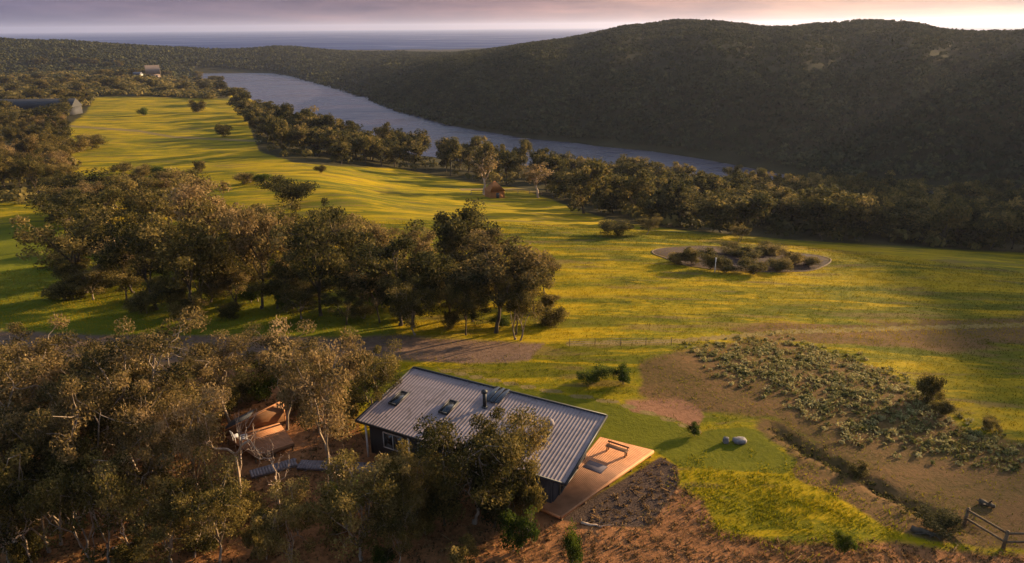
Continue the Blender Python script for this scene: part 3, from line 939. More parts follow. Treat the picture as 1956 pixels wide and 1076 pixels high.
# ---- far-off scrub and woods that read as one mass
def clump_field(name, mat, pts, size, per, leaf, seed, label):
    rng = np.random.default_rng(seed)
    n = len(pts)
    z = Z(pts[:, 0], pts[:, 1])
    r = size * rng.uniform(.55, 1.4, n)
    c = np.stack([pts[:, 0], pts[:, 1], z + r * .55], 1)
    base = np.clip(.45 + .22 * waves(pts[:, 0], pts[:, 1], 60, 3) + rng.normal(0, .10, n), .05, .95)
    m_ = n * per
    cc = np.repeat(c, per, 0); rr = np.repeat(r, per)
    d = unit(rng.normal(size=(m_, 3))); d[:, 2] = np.abs(d[:, 2]) * 1.1 - .25
    p = cc + d * (rr * rng.uniform(.65, 1.0, m_))[:, None] * np.array([1, 1, .85])
    a = unit(np.cross(d, rng.normal(size=(m_, 3))) + .18 * rng.normal(size=(m_, 3)))
    b = unit(np.cross(d + .22 * rng.normal(size=(m_, 3)), a))
    L = (leaf * rr * rng.uniform(.6, 1.4, m_))[:, None]
    V = np.stack([p + a * L, p + b * L * .8, p - a * L, p - b * L * .8], 1).reshape(-1, 3)
    ti = np.clip(np.repeat(base, per) + rng.normal(0, .08, m_), 0, 1)
    me = raw_mesh(name, V, [np.arange(m_ * 4).reshape(m_, 4)], {'tint': np.repeat(ti, 4)})
    me.materials.append(mat)
    o = bpy.data.objects.new(name, me); COL.objects.link(o)
    return tag(o, label, 'wood', kind='stuff')


def polar_pts(n, t0, t1, f0, f1, seed, jit=1.0):
    """random spots between two distance functions of azimuth, even over the land"""
    rng = np.random.default_rng(seed)
    t = np.radians(rng.uniform(t0, t1, n))
    a, b_ = f0(t), f1(t)
    d = np.sqrt(a * a + (b_ * b_ - a * a) * rng.random(n))
    w = (b_ * b_ - a * a); keep = rng.random(n) < w / w.max()
    return np.stack([d * np.sin(t), d * np.cos(t)], 1)[keep]


kd = lambda i: (lambda t: np.interp(t, TH, KD[:, i]))
kdo = lambda i, off: (lambda t: np.interp(t, TH, KD[:, i]) + off)
FB = lambda t: np.interp(t, TH, K_d5) + 4
face = polar_pts(62000, -11, 66, FB, lambda t: kd(6)(t) * 1.02, 31)
top = polar_pts(100000, -11, 66, lambda t: kd(6)(t) * 1.02, lambda t: kd(7)(t) * 1.06, 32)
clump_field('hillside_wood', M['hill'], face, 2.2, 20, .27, 33, 'dark scrub wood covering the shaded face of the big hill')
clump_field('hilltop_scrub', M['hill'], top, 1.9, 13, .34, 34, 'sunlit low scrub over the top of the big hill')
lw = polar_pts(26000, -52, -22, lambda t: 330 + 0 * t, lambda t: 1080 + 0 * t, 41)
lw = lw[in_px(lw, [[(-900, 90), (420, 120), (446, 180), (400, 190), (300, 184), (185, 182), (160, 205), (120, 228), (60, 236), (-900, 240)]])]
lw = lw[(np.hypot(lw[:, 0] + 270, lw[:, 1] - 360) > 34)]
clump_field('slope_wood', M['dark'], lw[::2], 3.0, 30, .30, 42, 'dark wood on the slope left of and behind the far field')
coast = polar_pts(34000, -58, -8, lambda t: np.where(t < rad(-23.6), 900, kd(5)(t) + 8), lambda t: kd(7)(t) * 1.03, 35)
clump_field('coastal_scrub', M['hill'], coast, 2.8, 10, .45, 36, 'dark scrub over the low hills between the river and the sea')
understory = hit(*[np.array(a) for a in zip(*scatter_px(TREELINE, 420, 13, seed=9))])
und2 = hit(*[np.array(a) for a in zip(*scatter_px([(-60, 225), (120, 225), (140, 290), (155, 350), (90, 385), (-60, 400)], 170, 12, seed=10))])
clump_field('undergrowth', M['dark'], np.concatenate([understory[:, :2], und2[:, :2]]), 2.0, 60, .2, 37, 'undergrowth beneath the trees along the river and left of the far field')


# ------------------------------------------------------------------ low ground plants
def blades(name, mat, pts, hmin, hmax, per, w, tints, seed, label, cat, spread=.25, lean=.5):
    rng = np.random.default_rng(seed)
    n = len(pts); z = Z(pts[:, 0], pts[:, 1])
    base = np.repeat(np.stack([pts[:, 0], pts[:, 1], z - .02], 1), per, 0)
    m_ = n * per
    base[:, :2] += rng.normal(0, spread, (m_, 2))
    h = rng.uniform(hmin, hmax, m_)[:, None] * np.repeat(rng.uniform(.6, 1.3, n), per)[:, None]
    tip = base + h * unit(np.concatenate([rng.normal(0, lean, (m_, 2)), np.ones((m_, 1))], 1))
    s = rng.normal(size=(m_, 3)); s[:, 2] = 0; s = unit(s) * w * rng.uniform(.6, 1.4, m_)[:, None]
    V = np.stack([base - s, base + s, tip], 1).reshape(-1, 3)
    ti = np.repeat(np.clip(np.repeat(tints, per) + rng.normal(0, .12, m_), 0, 1), 3)
    me = raw_mesh(name, V, [np.arange(m_ * 3).reshape(m_, 3)], {'tint': ti}); me.materials.append(mat)
    o = bpy.data.objects.new(name, me); COL.objects.link(o)
    return tag(o, label, cat, kind='stuff')


HOUSE_C = np.array([-2.42, 43.42]); HYAW = rad(-27.5)


def off_house(pts):
    c, s = math.cos(-HYAW), math.sin(-HYAW)
    q = pts - HOUSE_C
    lx = q[:, 0] * c - q[:, 1] * s; ly = q[:, 0] * s + q[:, 1] * c
    pav = (np.hypot(pts[:, 0] + 19, pts[:, 1] - 45) < 3.2)
    deck = inpoly(pts[:, 0], pts[:, 1], [(10.6, 43.8), (3.6, 36.0), (1.4, 37), (6, 46)]) > -.1
    return ~((np.abs(lx) < 8.2) & (np.abs(ly) < 3.9)) & ~pav & ~deck


rng = np.random.default_rng(77)
n = 60000
t = np.radians(rng.uniform(-42, 44, n)); d = np.sqrt(rng.uniform(30 ** 2, 135 ** 2, n))
pts = np.stack([d * np.sin(t), d * np.cos(t)], 1)
gu, gv, _g = project(np.stack([pts[:, 0], pts[:, 1], Z(pts[:, 0], pts[:, 1])], 1))
bad = np.zeros(n, bool)
for pl_, w_ in ((R_SOIL, 30), (R_SOIL2, 16), (R_LITTER, 30), (R_LAWN, 8), (R_DRIVE, 16), (R_GRAVEL, 10), (R_BARE, 16), (R_WOOD, 8)):
    bad |= inpoly(gu, gv, pl_) > rng.uniform(-w_, w_, n)
mp = pts[~bad & off_house(pts)]
ti = np.clip(.5 + rng.normal(0, .15, len(mp)), .05, .95)
blades('meadow_grass', M['grass'], mp, .10, .30, 5, .035, ti, 78, 'yellow-green grass and flowers of the open meadow', 'grass', .3, .6)

WEED = [(1295, 900), (1400, 905), (1520, 912), (1640, 965), (1700, 1015), (1560, 1028), (1400, 1010), (1350, 960), (1300, 925)]
n = 16000
pts = np.stack([rng.uniform(5, 40, n), rng.uniform(28, 48, n)], 1)
wsd = inpoly(*project(np.stack([pts[:, 0], pts[:, 1], Z(pts[:, 0], pts[:, 1])], 1))[:2], WEED)
wp = pts[(rng.random(n) < np.clip(.30 + wsd / 110 + .55 * waves(pts[:, 0], pts[:, 1], 3, 5), 0, .9)) & (wsd > -60) & (np.min([np.hypot(pts[:, 0] - q[0], pts[:, 1] - q[1]) for q in np.concatenate([DITCH[:-1] + (DITCH[1:] - DITCH[:-1]) * f for f in np.linspace(0, 1, 8)])], 0) > 1.1) & off_house(pts)]
blades('weed_patch', M['weeds'], wp, .07, .30, 6, .04, np.clip(rng.normal(.5, .2, len(wp)), 0, 1), 79, 'lush green weeds between the lawn and the orange earth', 'weeds', .2, .6)

n = 26000
pts = np.stack([rng.uniform(-45, 40, n), rng.uniform(24, 60, n)], 1)
lp = pts[in_px(pts, [R_LITTER]) & off_house(pts) & ~in_px(pts, [R_GRAVEL])]
dens = .5 + .5 * waves(lp[:, 0], lp[:, 1], 6, 4)
lp = lp[rng.random(len(lp)) < np.clip(dens, .10, .55)]
blades('dry_grass', M['straw'], lp, .10, .38, 6, .03, np.clip(rng.normal(.45, .22, len(lp)), 0, 1), 80, 'dry straw-coloured grass on the orange slope', 'dry grass', .22, .8)

ROS = [(1290, 660), (1480, 636), (1640, 676), (1770, 735), (1840, 800), (1985, 845), (1975, 905), (1760, 885), (1600, 850), (1510, 785), (1390, 735)]
n = 14000
pts = np.stack([rng.uniform(10, 60, n), rng.uniform(38, 75, n)], 1)
rp = pts[in_px(pts, [ROS])]
dens = .5 + .6 * waves(rp[:, 0], rp[:, 1], 4, 7)
rsd = inpoly(*project(np.stack([rp[:, 0], rp[:, 1], Z(rp[:, 0], rp[:, 1])], 1))[:2], ROS)
rp = rp[rng.random(len(rp)) < np.clip(dens, .22, 1) * 1.05 * np.clip(rsd / 45 + .18, .0, 1)]
nn = len(rp); zz = Z(rp[:, 0], rp[:, 1])
V, Fq, tt = leaves(np.random.default_rng(81), np.stack([rp[:, 0], rp[:, 1], zz + .12], 1), np.clip(rng.lognormal(-1.35, .55, nn), .08, 1.0), np.clip(rng.normal(.52, .25, nn), 0, 1), 26, .12, .45, -.2)
me = raw_mesh('rosette_plants', V, [Fq], {'tint': tt}); me.materials.append(M['rosette'])
o = bpy.data.objects.new('rosette_plants', me); COL.objects.link(o)
tag(o, 'low grey-green rosette plants spread over the brown earth', 'ground cover', kind='stuff')

rng = np.random.default_rng(91)
seg = rng.integers(0, len(DITCH) - 1, 110); f_ = rng.random(110)[:, None] ** 1.6
dp_ = DITCH[seg] + (DITCH[seg + 1] - DITCH[seg]) * f_ + rng.normal(0, .5, (110, 2))
V, Fq, tt = leaves(rng, np.column_stack([dp_, Z(dp_[:, 0], dp_[:, 1]) + .12]), rng.uniform(.10, .36, 110), np.clip(rng.normal(.4, .2, 110), 0, 1), 36, .07, .6, .1)
me = raw_mesh('ditch_brush', V, [Fq], {'tint': tt}); me.materials.append(M['dark'])
o = bpy.data.objects.new('ditch_brush', me); COL.objects.link(o)
tag(o, 'dark tangled brush growing along the shallow ditch', 'brush', kind='stuff')
n = 30000
pts = np.stack([rng.uniform(5, 62, n), rng.uniform(30, 76, n)], 1)
sp2 = pts[in_px(pts, [R_SOIL, R_SOIL2]) & off_house(pts)]
sp2 = sp2[rng.random(len(sp2)) < np.clip(.35 + .6 * waves(sp2[:, 0], sp2[:, 1], 9, 11), .04, .8)]
blades('sparse_grass', M['weeds'], sp2, .06, .22, 4, .035, np.clip(rng.normal(.35, .2, len(sp2)), 0, 1), 92, 'sparse short grass scattered over the brown earth', 'grass', .25, .9)

tsk = rp[rng.random(len(rp)) < .35] + rng.normal(0, .5, (1, 2))
blades('dry_tussocks', M['straw'], tsk, .12, .5, 12, .03, np.clip(rng.normal(.5, .2, len(tsk)), 0, 1), 93, 'dry tussocks mixed among the rosette plants', 'dry grass', .16, .6)

# leaf litter, sticks and chips under the gums and on the dark bank beside the deck
n = 14000
pts = np.stack([rng.uniform(-45, 40, n), rng.uniform(24, 58, n)], 1)
sp = pts[in_px(pts, [R_LITTER, R_GRAVEL]) & off_house(pts)]
zz = Z(sp[:, 0], sp[:, 1])
V, Fq, tt = leaves(np.random.default_rng(82), np.stack([sp[:, 0], sp[:, 1], zz + .05], 1), np.full(len(sp), .25), np.clip(rng.normal(.5, .3, len(sp)), 0, 1), 5, .10, .15, 0)
rng = np.random.default_rng(83)
pick = sp[rng.random(len(sp)) < .16]
Vs, Fs, ts = leaves(rng, np.stack([pick[:, 0], pick[:, 1], Z(pick[:, 0], pick[:, 1]) + .06], 1), np.full(len(pick), .2), np.clip(rng.normal(.75, .2, len(pick)), 0, 1), 1, .55, .1, 0)
ax = Vs.reshape(-1, 4, 3); ct = ax.mean(1, keepdims=True); ax = ax - ct; ax[:, (0, 2), 2] *= .15; ax[:, (1, 3)] *= .14; Vs = (ax + ct).reshape(-1, 3)
V = np.concatenate([V, Vs]); Fq = np.concatenate([Fq, Fs + len(V) - len(Vs)]); tt = np.concatenate([tt, ts])
me = raw_mesh('leaf_litter', V, [Fq], {'tint': tt}); me.materials.append(M['straw'])
o = bpy.data.objects.new('leaf_litter', me); COL.objects.link(o)
tag(o, 'bark and leaf litter strewn under the gum trees', 'leaf litter', kind='stuff')

# bushes filling the foreground under the trees
lowspots = scatter_px([(-20, 740), (420, 800), (640, 930), (860, 1000), (1080, 1010), (1100, 1090), (-20, 1090)], 64, 66, seed=12)
for i, (u, v) in enumerate(lowspots):
    if (405 < u < 600 and 745 < v < 960) or (u > 690 and v < 905): continue
    where = 'left of the bleached dead tree' if u < 440 else 'below the pavilion' if u < 640 else 'below the house'
    place(BSH, u, v, v - random.uniform(26, 80), random.uniform(50, 120), 'shrub', 'low olive shrub on the orange slope ' + where, 'shrub', 'shrubs on the slope ' + where)


# ------------------------------------------------------------------ the long-roofed house
hz = float(Z(*HOUSE_C))
HL, HW = 8.28, 3.62                       # half length, half depth of the roof
house = empty('house', (HOUSE_C[0], HOUSE_C[1], hz), HYAW, 'long low house with a grey metal roof and an orange timber deck', 'house')
ZB, ZF = 3.9, 3.0                         # roof height at the back and at the front


def zr(y): return ZF + (ZB - ZF) * (y + HW) / (2 * HW)


# roof: ribbed sheet with real ribs running down the slope
mb = MB(); pitch = .26; nr = int(2 * HL / pitch)
prof = []
for i in range(nr):
    x = -HL + i * pitch
    prof += [(x, 0), (x + .17, 0), (x + .19, .026), (x + .24, .026)]
prof.append((HL, 0))
prof = np.array(prof)
rows = np.linspace(-HW, HW, 6)
Vt = np.array([(x, y, zr(y) + h) for y in rows for x, h in prof])
k = len(prof)
Ft = [(r * k + i, r * k + i + 1, (r + 1) * k + i + 1, (r + 1) * k + i) for r in range(5) for i in range(k - 1)]
mb.add(Vt, Ft)
Vb = np.array([(x, y, zr(y) - .10) for y in (-HW, HW) for x in (-HL, HL)])
mb.add(Vb, [(0, 2, 3, 1)])
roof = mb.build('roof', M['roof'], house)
mb = MB()
mb.bar((-HL, -HW - .04, ZF - .06), (HL, -HW - .04, ZF - .06), .10, .16)
mb.build('gutter', M['trim'], roof)
mb = MB()
mb.bar((-HL, HW + .05, ZB + .02), (HL, HW + .05, ZB + .02), .14, .20)
mb.bar((HL + .05, -HW - .10, ZF - .03), (HL + .05, HW + .12, ZB - .02), .10, .20)
mb.bar((-HL - .05, -HW - .10, ZF - .03), (-HL - .05, HW + .12, ZB - .02), .10, .20)
mb.build('verge_flashing', M['trim'], roof)
# walls
wx, wy0, wy1 = HL - .55, -HW + .75, HW - .45
wxr = HL - 1.25
mb = MB()
th = .18
def wallpoly(mb, x0, y0, x1, y1):
    d = np.array([x1 - x0, y1 - y0]); L = np.hypot(*d); d = d / L; nrm = np.array([-d[1], d[0]]) * th / 2
    P = [(x0 + nrm[0], y0 + nrm[1]), (x1 + nrm[0], y1 + nrm[1]), (x1 - nrm[0], y1 - nrm[1]), (x0 - nrm[0], y0 - nrm[1])]
    V = [(x, y, -.4) for x, y in P] + [(x, y, zr(y) - .11) for x, y in P]
    mb.add(V, [(0, 1, 2, 3), (7, 6, 5, 4), (1, 0, 4, 5), (2, 1, 5, 6), (3, 2, 6, 7), (0, 3, 7, 4)])
wallpoly(mb, -wx, wy0, wxr, wy0); wallpoly(mb, -wx, wy1, wxr, wy1)
wallpoly(mb, -wx, wy0 + th / 2 + .003, -wx, wy1 - th / 2 - .003); wallpoly(mb, wxr, wy0 + th / 2 + .003, wxr, wy1 - th / 2 - .003)
mb.build('wall', M['wall'], house)


def window(par, cx, y, z0, z1, w, face=-1, axis='x', name='window'):
    mb = MB(); f = .06
    def b(a0, a1, c0, c1, dep0, dep1, mb):
        if axis == 'x': mb.box(a0, a1, min(dep0, dep1), max(dep0, dep1), c0, c1)
        else: mb.box(min(dep0, dep1), max(dep0, dep1), a0, a1, c0, c1)
    o0, o1 = y + face * .01, y + face * .09
    b(cx - w / 2 - f, cx + w / 2 + f, z1, z1 + f, o0, o1, mb); b(cx - w / 2 - f, cx + w / 2 + f, z0 - f, z0, o0, o1, mb)
    for s in (-w / 2 - f, w / 2): b(cx + s, cx + s + f, z0, z1, o0, o1, mb)
    b(cx - .025, cx + .025, z0, z1, o0, y + face * .07, mb)
    fr = mb.build(name, M['white' if name == 'window' else 'trim'], par)
    g = MB(); b(cx - w / 2, cx - .026, z0, z1, o0, y + face * .05, g); b(cx + .026, cx + w / 2, z0, z1, o0, y + face * .05, g)
    g.build('pane', M['glass'], fr)
    return fr


yf = wy0 - th / 2
for cx, w in ((-5.6, 1.6), (-2.9, .9), (.2, 2.4), (3.4, 1.2)): window(house, cx, yf, .95, 2.15, w)
window(house, 5.5, yf, .12, 2.2, 1.4, name='glass_door')
yb = wy1 + th / 2
for cx in (-5, -1, 3): window(house, cx, yb, 1.0, 2.3, 1.6, face=1)
window(house, -.3, wxr + th / 2, .62, 2.7, 3.2, face=1, axis='y', name='glass_door')
# veranda posts along the front
for cx in (-7.6, -3.8, 0, 3.8):
    MB().bar((cx, -HW + .12, -.35), (cx, -HW + .12, ZF - .13), .10).build('post', M['white'], house)


def roofpt(u, v):
    """roof-plane point seen at a pixel, in the house's own frame"""
    zz = 3.5
    for _ in range(8):
        p = on_plane(np.array(u, float), np.array(v, float), hz + zz)
        q = p[:2] - HOUSE_C; c, s = math.cos(-HYAW), math.sin(-HYAW)
        lx, ly = q[0] * c - q[1] * s, q[0] * s + q[1] * c
        zz = zr(ly)
    return lx, ly, zz


sl = math.atan((ZB - ZF) / (2 * HW))


def on_roof(name, lx, ly, dz, mb, mat, label=None):
    o = mb.build(name, mat, house); o.location = (lx, ly, zr(ly) + dz); o.rotation_euler = (sl, 0, 0)
    return o


for u, v, w, h in ((762, 763, .75, 1.7), (857, 780, .8, 1.6), (1035, 838, .9, 1.5)):
    lx, ly, _ = roofpt(u, v)
    mb = MB()
    for a in (-1, 1):
        mb.box(min(a * w / 2, a * (w / 2 - .08)), max(a * w / 2, a * (w / 2 - .08)), -h / 2, h / 2, .0, .16)
        mb.box(-w / 2 + .083, w / 2 - .083, min(a * h / 2, a * (h / 2 - .08)), max(a * h / 2, a * (h / 2 - .08)), .0, .155)
    sk = on_roof('skylight', lx, ly, .03, mb, M['trim'])
    g = MB().box(-w / 2 + .082, w / 2 - .082, -h / 2 + .082, h / 2 - .082, .02, .13); g.build('pane', M['glass'], sk)
lx, ly, _ = roofpt(950, 757)
mb = MB()
for i in range(3): mb.bevbox(-.62 + i * .44, -.24 + i * .44, -.95, .95, .08, .14)
sp_ = on_roof('solar_panel', lx, ly, .03, mb, M['glass'])
mb = MB()
for yy in (-.6, .6): mb.bar((-.66, yy, .06), (.72, yy, .06), .05, .04)
mb.build('rail', M['trim'], sp_)
lx, ly, _ = roofpt(926, 778)
mb = MB().tube([(0, 0, -.2), (0, 0, .1)], [.26, .2], 12)
mb.tube([(0, 0, .1), (0, 0, 1.15)], [.14, .14], 12)
mb.tube([(0, 0, 1.15), (0, 0, 1.19), (0, 0, 1.2), (0, 0, 1.36), (0, 0, 1.46)], [.14, .14, .23, .23, .05], 12)
o = mb.build('chimney', M['trim'], house, True); o.location = (lx, ly, zr(ly))
for u, v in ((1050, 815), (990, 808)):
    lx, ly, _ = roofpt(u, v)
    an = np.linspace(0, math.pi / 2, 6)
    mb = MB().tube([(0, 0, -.1), (0, 0, .2)], [.22, .2], 12)
    mb.tube([(0, 0, .2 + .42 * math.sin(a)) for a in an], [.32 * math.cos(a) + .02 for a in an], 14)
    o = mb.build('roof_vent', M['greytimber'], house, True); o.location = (lx, ly, zr(ly))

# the deck along the right-hand end
DZ = hz + .58
dk = [on_plane(np.array(float(a)), np.array(float(b_)), DZ)[:2] for a, b_ in ((1034, 969), (1071, 985), (1248, 860), (1150, 836))]
toloc = lambda p: ((p[0] - HOUSE_C[0]) * math.cos(-HYAW) - (p[1] - HOUSE_C[1]) * math.sin(-HYAW),
                   (p[0] - HOUSE_C[0]) * math.sin(-HYAW) + (p[1] - HOUSE_C[1]) * math.cos(-HYAW))
dl = [np.array(toloc(p)) for p in dk]
xin = wxr + th / 2 + .004
A0, A1, A2, A3 = dl[0], dl[1], dl[2], dl[3]
mb = MB()
nbd = 22                                    # boards run the length of the deck
inn0 = np.array([min(A0[0], xin + .02), A0[1]]); inn1 = np.array([xin, A3[1] + .3])
if A3[0] > xin: inn1 = np.array([xin, A3[1] + (A3[0] - xin) * .12])
for i in range(nbd):
    f0, f1 = i / nbd, (i + .965) / nbd
    a = inn0 + (A1 - inn0) * f0; a2 = inn0 + (A1 - inn0) * f1
    c_ = inn1 + (A2 - inn1) * f0; c2 = inn1 + (A2 - inn1) * f1
    mb.prism([tuple(a), tuple(a2), tuple(c2), tuple(c_)], .53, .58, tint=random.random())
deck = mb.build('deck', M['deck'], house)
mb = MB()
off = unit((A2 - A1)); nrm = np.array([off[1], -off[0]])
mb.bar((*(A1 + nrm * .04), .45), (*(A2 + nrm * .04), .45), .06, .22)
mb.bar((*(A1 - off * .05), .45), (*(inn0 - off * .05), .45), .05, .2)
mb.build('fascia', M['fascia'], deck)
for f in (.02, .25, .5, .75, .98):
    q = A1 + (A2 - A1) * f
    MB().bar((q[0] - nrm[0] * .1, q[1] - nrm[1] * .1, -.5), (q[0] - nrm[0] * .1, q[1] - nrm[1] * .1, .527), .10).build('stump', M['post'], deck)

# bench and mat on the deck
p = on_plane(np.array(1178.), np.array(866.), DZ)
bench = empty('bench', (p[0], p[1], DZ), rad(-33), 'dark timber bench standing on the orange deck', 'bench')
mb = MB()
for i in range(3): mb.bevbox(-.85, .85, -.21 + i * .145, -.21 + i * .145 + .13, .42, .46, .008)
mb.build('seat', M['brownwall'], bench)
for sx in (-.72, .72):
    MB().box(sx - .04, sx + .04, -.18, -.11, 0, .418).box(sx - .04, sx + .04, .11, .18, 0, .418).box(sx - .035, sx + .035, -.108, .108, .33, .41).build('leg', M['brownwall'], bench)
MB().box(-.85, .85, .235, .265, .55, .68).box(-.76, -.70, .20, .232, .40, .68).box(.70, .76, .20, .232, .40, .68).build('backrest', M['brownwall'], bench)
p = on_plane(np.array(1137.), np.array(892.), DZ)
mb = MB()
mb.bevbox(-.7, .7, -.5, .5, .003, .022, .006)
for s in (-.7, .7):
    for j in range(14): mb.bar((s, -.48 + j * .072, .008), (s + math.copysign(.06, s), -.48 + j * .072, .006), .02, .006)
o = mb.build('mat', M['mat'], None); o.location = (p[0], p[1], DZ); o.rotation_euler = (0, 0, rad(-35)); tag(o, 'mauve-grey mat lying on the orange deck', 'mat')


# ------------------------------------------------------------------ timber pavilion left of the house
def pl(u, v, z): return on_plane(np.array(float(u)), np.array(float(v)), z)[:2]


PZ = .75
pa = [pl(486, 872, PZ), pl(562, 846, PZ), pl(528, 800, PZ), pl(430, 834, PZ)]
pc = np.mean(pa, 0)
pav = empty('timber_pavilion', (pc[0], pc[1], 0), 0, 'small timber pavilion with a sunlit orange deck and a pointed brown gable wall', 'pavilion')
pp = [p - pc for p in pa]
mb = MB(); nbd = 20
for i in range(nbd):
    f0, f1 = i / nbd, (i + .965) / nbd
    mb.prism([tuple(pp[0] + (pp[3] - pp[0]) * f0), tuple(pp[1] + (pp[2] - pp[1]) * f0), tuple(pp[1] + (pp[2] - pp[1]) * f1), tuple(pp[0] + (pp[3] - pp[0]) * f1)], PZ - .05, PZ)
pdk = mb.build('deck', M['deck'], pav)
mb = MB()
mb.bar((*(pp[0] + (0, -.04)), PZ - .17), (*(pp[1] + (0, -.04)), PZ - .17), .05, .22)
mb.build('fascia', M['brownwall'], pdk)
for q in (pp[0], pp[1], pp[2], pp[3], (pp[0] + pp[1]) / 2):
    q = q * .94
    MB().bar((q[0], q[1], -.5), (q[0], q[1], PZ - .053), .11).build('stump', M['post'], pdk)
# gable wall: low on the left, rising to a point on the right
W0 = pp[3] + (pp[2] - pp[3]) * .0 + np.array([0, .05]); W1 = pp[2] + np.array([.75, -.3])
zt1 = z_for_v(pc[0] + W1[0], pc[1] + W1[1], 768); zt0 = z_for_v(pc[0] + W0[0], pc[1] + W0[1], 830)
zt0 = max(zt0, PZ + .5)
mb = MB(); dv = unit(W1 - W0); nv = np.array([-dv[1], dv[0]]) * .06
V = [(*(W0 - nv), PZ), (*(W1 - nv), PZ), (*(W1 - nv), zt1), (*(W0 - nv), zt0), (*(W0 + nv), PZ), (*(W1 + nv), PZ), (*(W1 + nv), zt1), (*(W0 + nv), zt0)]
mb.add(V, [(0, 1, 2, 3), (7, 6, 5, 4), (1, 0, 4, 5), (2, 1, 5, 6), (3, 2, 6, 7), (0, 3, 7, 4)])
mb.build('gable_wall', M['brownwall'], pav)
mb = MB(); mb.bar((*(W0), zt0 + .045), (*(W1), zt1 + .045), .2, .08)
mb.bar((*(W1 + dv * .05), PZ), (*(W1 + dv * .05), zt1), .08, .14)
mb.build('barge_board', M['fascia'], pav)
# dark lean-to roof at the low end
R0 = W0; q1 = W0 + (W1 - W0) * .42
mb = MB()
zq = zt0 + (zt1 - zt0) * .42
back = np.array([-.25, 1.9])
V = [(*(R0 - nv * 1.5), zt0 + .09), (*(q1 - nv * 1.5), zq + .09), (*(q1 + back), zq - .35), (*(R0 + back), zt0 - .35)]
V = V + [(a, b_, c_ + .06) for a, b_, c_ in V]
mb.add(V, [(3, 2, 1, 0), (4, 5, 6, 7), (0, 1, 5, 4), (1, 2, 6, 5), (2, 3, 7, 6), (3, 0, 4, 7)])
mb.build('roof', M['wall'], pav)
for q in (R0 + back * .93 + np.array([.12, 0]), q1 + back * .93 - np.array([.12, 0])):
    MB().bar((q[0], q[1], -.4), (q[0], q[1], zt0 - .36), .09).build('post', M['post'], pav)
# white chairs under the roof end
for cx, cy, rz_, lab in ((pl(452, 842, PZ)[0], pl(452, 842, PZ)[1], 2.4, 'white chair on the pavilion deck, nearest the low end of the gable'), (pl(468, 846, PZ)[0], pl(468, 846, PZ)[1], 3.6, 'white chair on the pavilion deck, on the side towards the house')):
    ch = empty('chair', (cx, cy, PZ), rz_, lab, 'chair')
    MB().bevbox(-.24, .24, -.24, .22, .40, .45, .012).build('seat', M['white'], ch)
    MB().bar((-.21, .225, .45), (-.21, .31, .92), .04).bar((.21, .225, .45), (.21, .31, .92), .04).bar((-.19, .30, .86), (.19, .30, .86), .03, .12).bar((-.19, .265, .66), (.19, .265, .66), .03, .1).build('backrest', M['white'], ch)
    for sx in (-.21, .21):
        for sy in (-.2, .18): MB().bar((sx, sy, 0), (sx, sy, .398), .04).build('leg', M['white'], ch)

# low boardwalk between pavilion and house
ba = [pl(478, 908, .3), pl(566, 884, .3), pl(730, 900, .3), pl(722, 880, .3), pl(560, 866, .3)]
bw = empty('boardwalk', (0, 0, 0), 0, 'low grey timber boardwalk linking the pavilion to the house', 'boardwalk')
for name_, pA, pB, wd in (('planks', pl(478, 905, .35), pl(568, 880, .35), .9), ('planks', pl(571, 886, .35), pl(728, 893, .35), 1.0)):
    d2 = unit(pB - pA); n2 = np.array([-d2[1], d2[0]]); L = np.linalg.norm(pB - pA)
    mb = MB()
    for i in range(int(L / .2)):
        a = pA + d2 * (i * .2)
        mb.prism([tuple(a - n2 * wd / 2), tuple(a + d2 * .18 - n2 * wd / 2), tuple(a + d2 * .18 + n2 * wd / 2), tuple(a + n2 * wd / 2)], .30, .35)
    pk = mb.build(name_, M['greytimber'], bw)
    mb = MB()
    for s in (-1, 1):
        q0 = pA + n2 * s * wd * .42; q1_ = pB + n2 * s * wd * .42
        mb.bar((*q0, .225), (*q1_, .225), .08, .14)
        for f in (.1, .5, .9): mb.bar((*(q0 + (q1_ - q0) * f), -.3), (*(q0 + (q1_ - q0) * f), .153), .09)
    mb.build('bearer', M['greytimber'], pk)


# ------------------------------------------------------------------ oval garden bed
oz = H1(1420, 500)
E0 = pl(1252, 500, oz[2]); E1 = pl(1588, 500, oz[2]); F0 = pl(1420, 527, oz[2]); F1 = pl(1420, 466, oz[2])
bc = np.array([(E0[0] + E1[0]) / 2, (F0[1] + F1[1]) / 2]); ra = (E1[0] - E0[0]) / 2; rb = (F1[1] - F0[1]) / 2
bed = empty('garden_bed', (bc[0], bc[1], 0), 0, 'oval mulched garden bed with a thin curved edging in the meadow', 'garden bed')
na = 64; an = np.arange(na) * 2 * math.pi / na
wob = 1 + .05 * np.sin(3 * an + 1) + .03 * np.sin(5 * an)
ring = lambda f: np.stack([np.cos(an) * ra * f * wob, np.sin(an) * rb * f * wob], 1)
zat = lambda P: Z(P[:, 0] + bc[0], P[:, 1] + bc[1])
mb = MB()
rings = [ring(f) for f in (1.0, .8, .55, .3, .05)]
V = np.concatenate([np.column_stack([r_, zat(r_) + h]) for r_, h in zip(rings, (.05, .16, .25, .3, .32))])
mb.add(V, [(i * na + k, i * na + (k + 1) % na, (i + 1) * na + (k + 1) % na, (i + 1) * na + k) for i in range(4) for k in range(na)])
mb.build('soil', M['mulch'], bed)
r1, r2 = ring(1.003), ring(1.022)
V = np.concatenate([np.column_stack([r1, zat(r1) - .1]), np.column_stack([r1, zat(r1) + .09]), np.column_stack([r2, zat(r2) + .09]), np.column_stack([r2, zat(r2) - .1])])
mb = MB().add(V, [(i * na + k, i * na + (k + 1) % na, ((i + 1) % 4) * na + (k + 1) % na, ((i + 1) % 4) * na + k) for i in range(4) for k in range(na)])
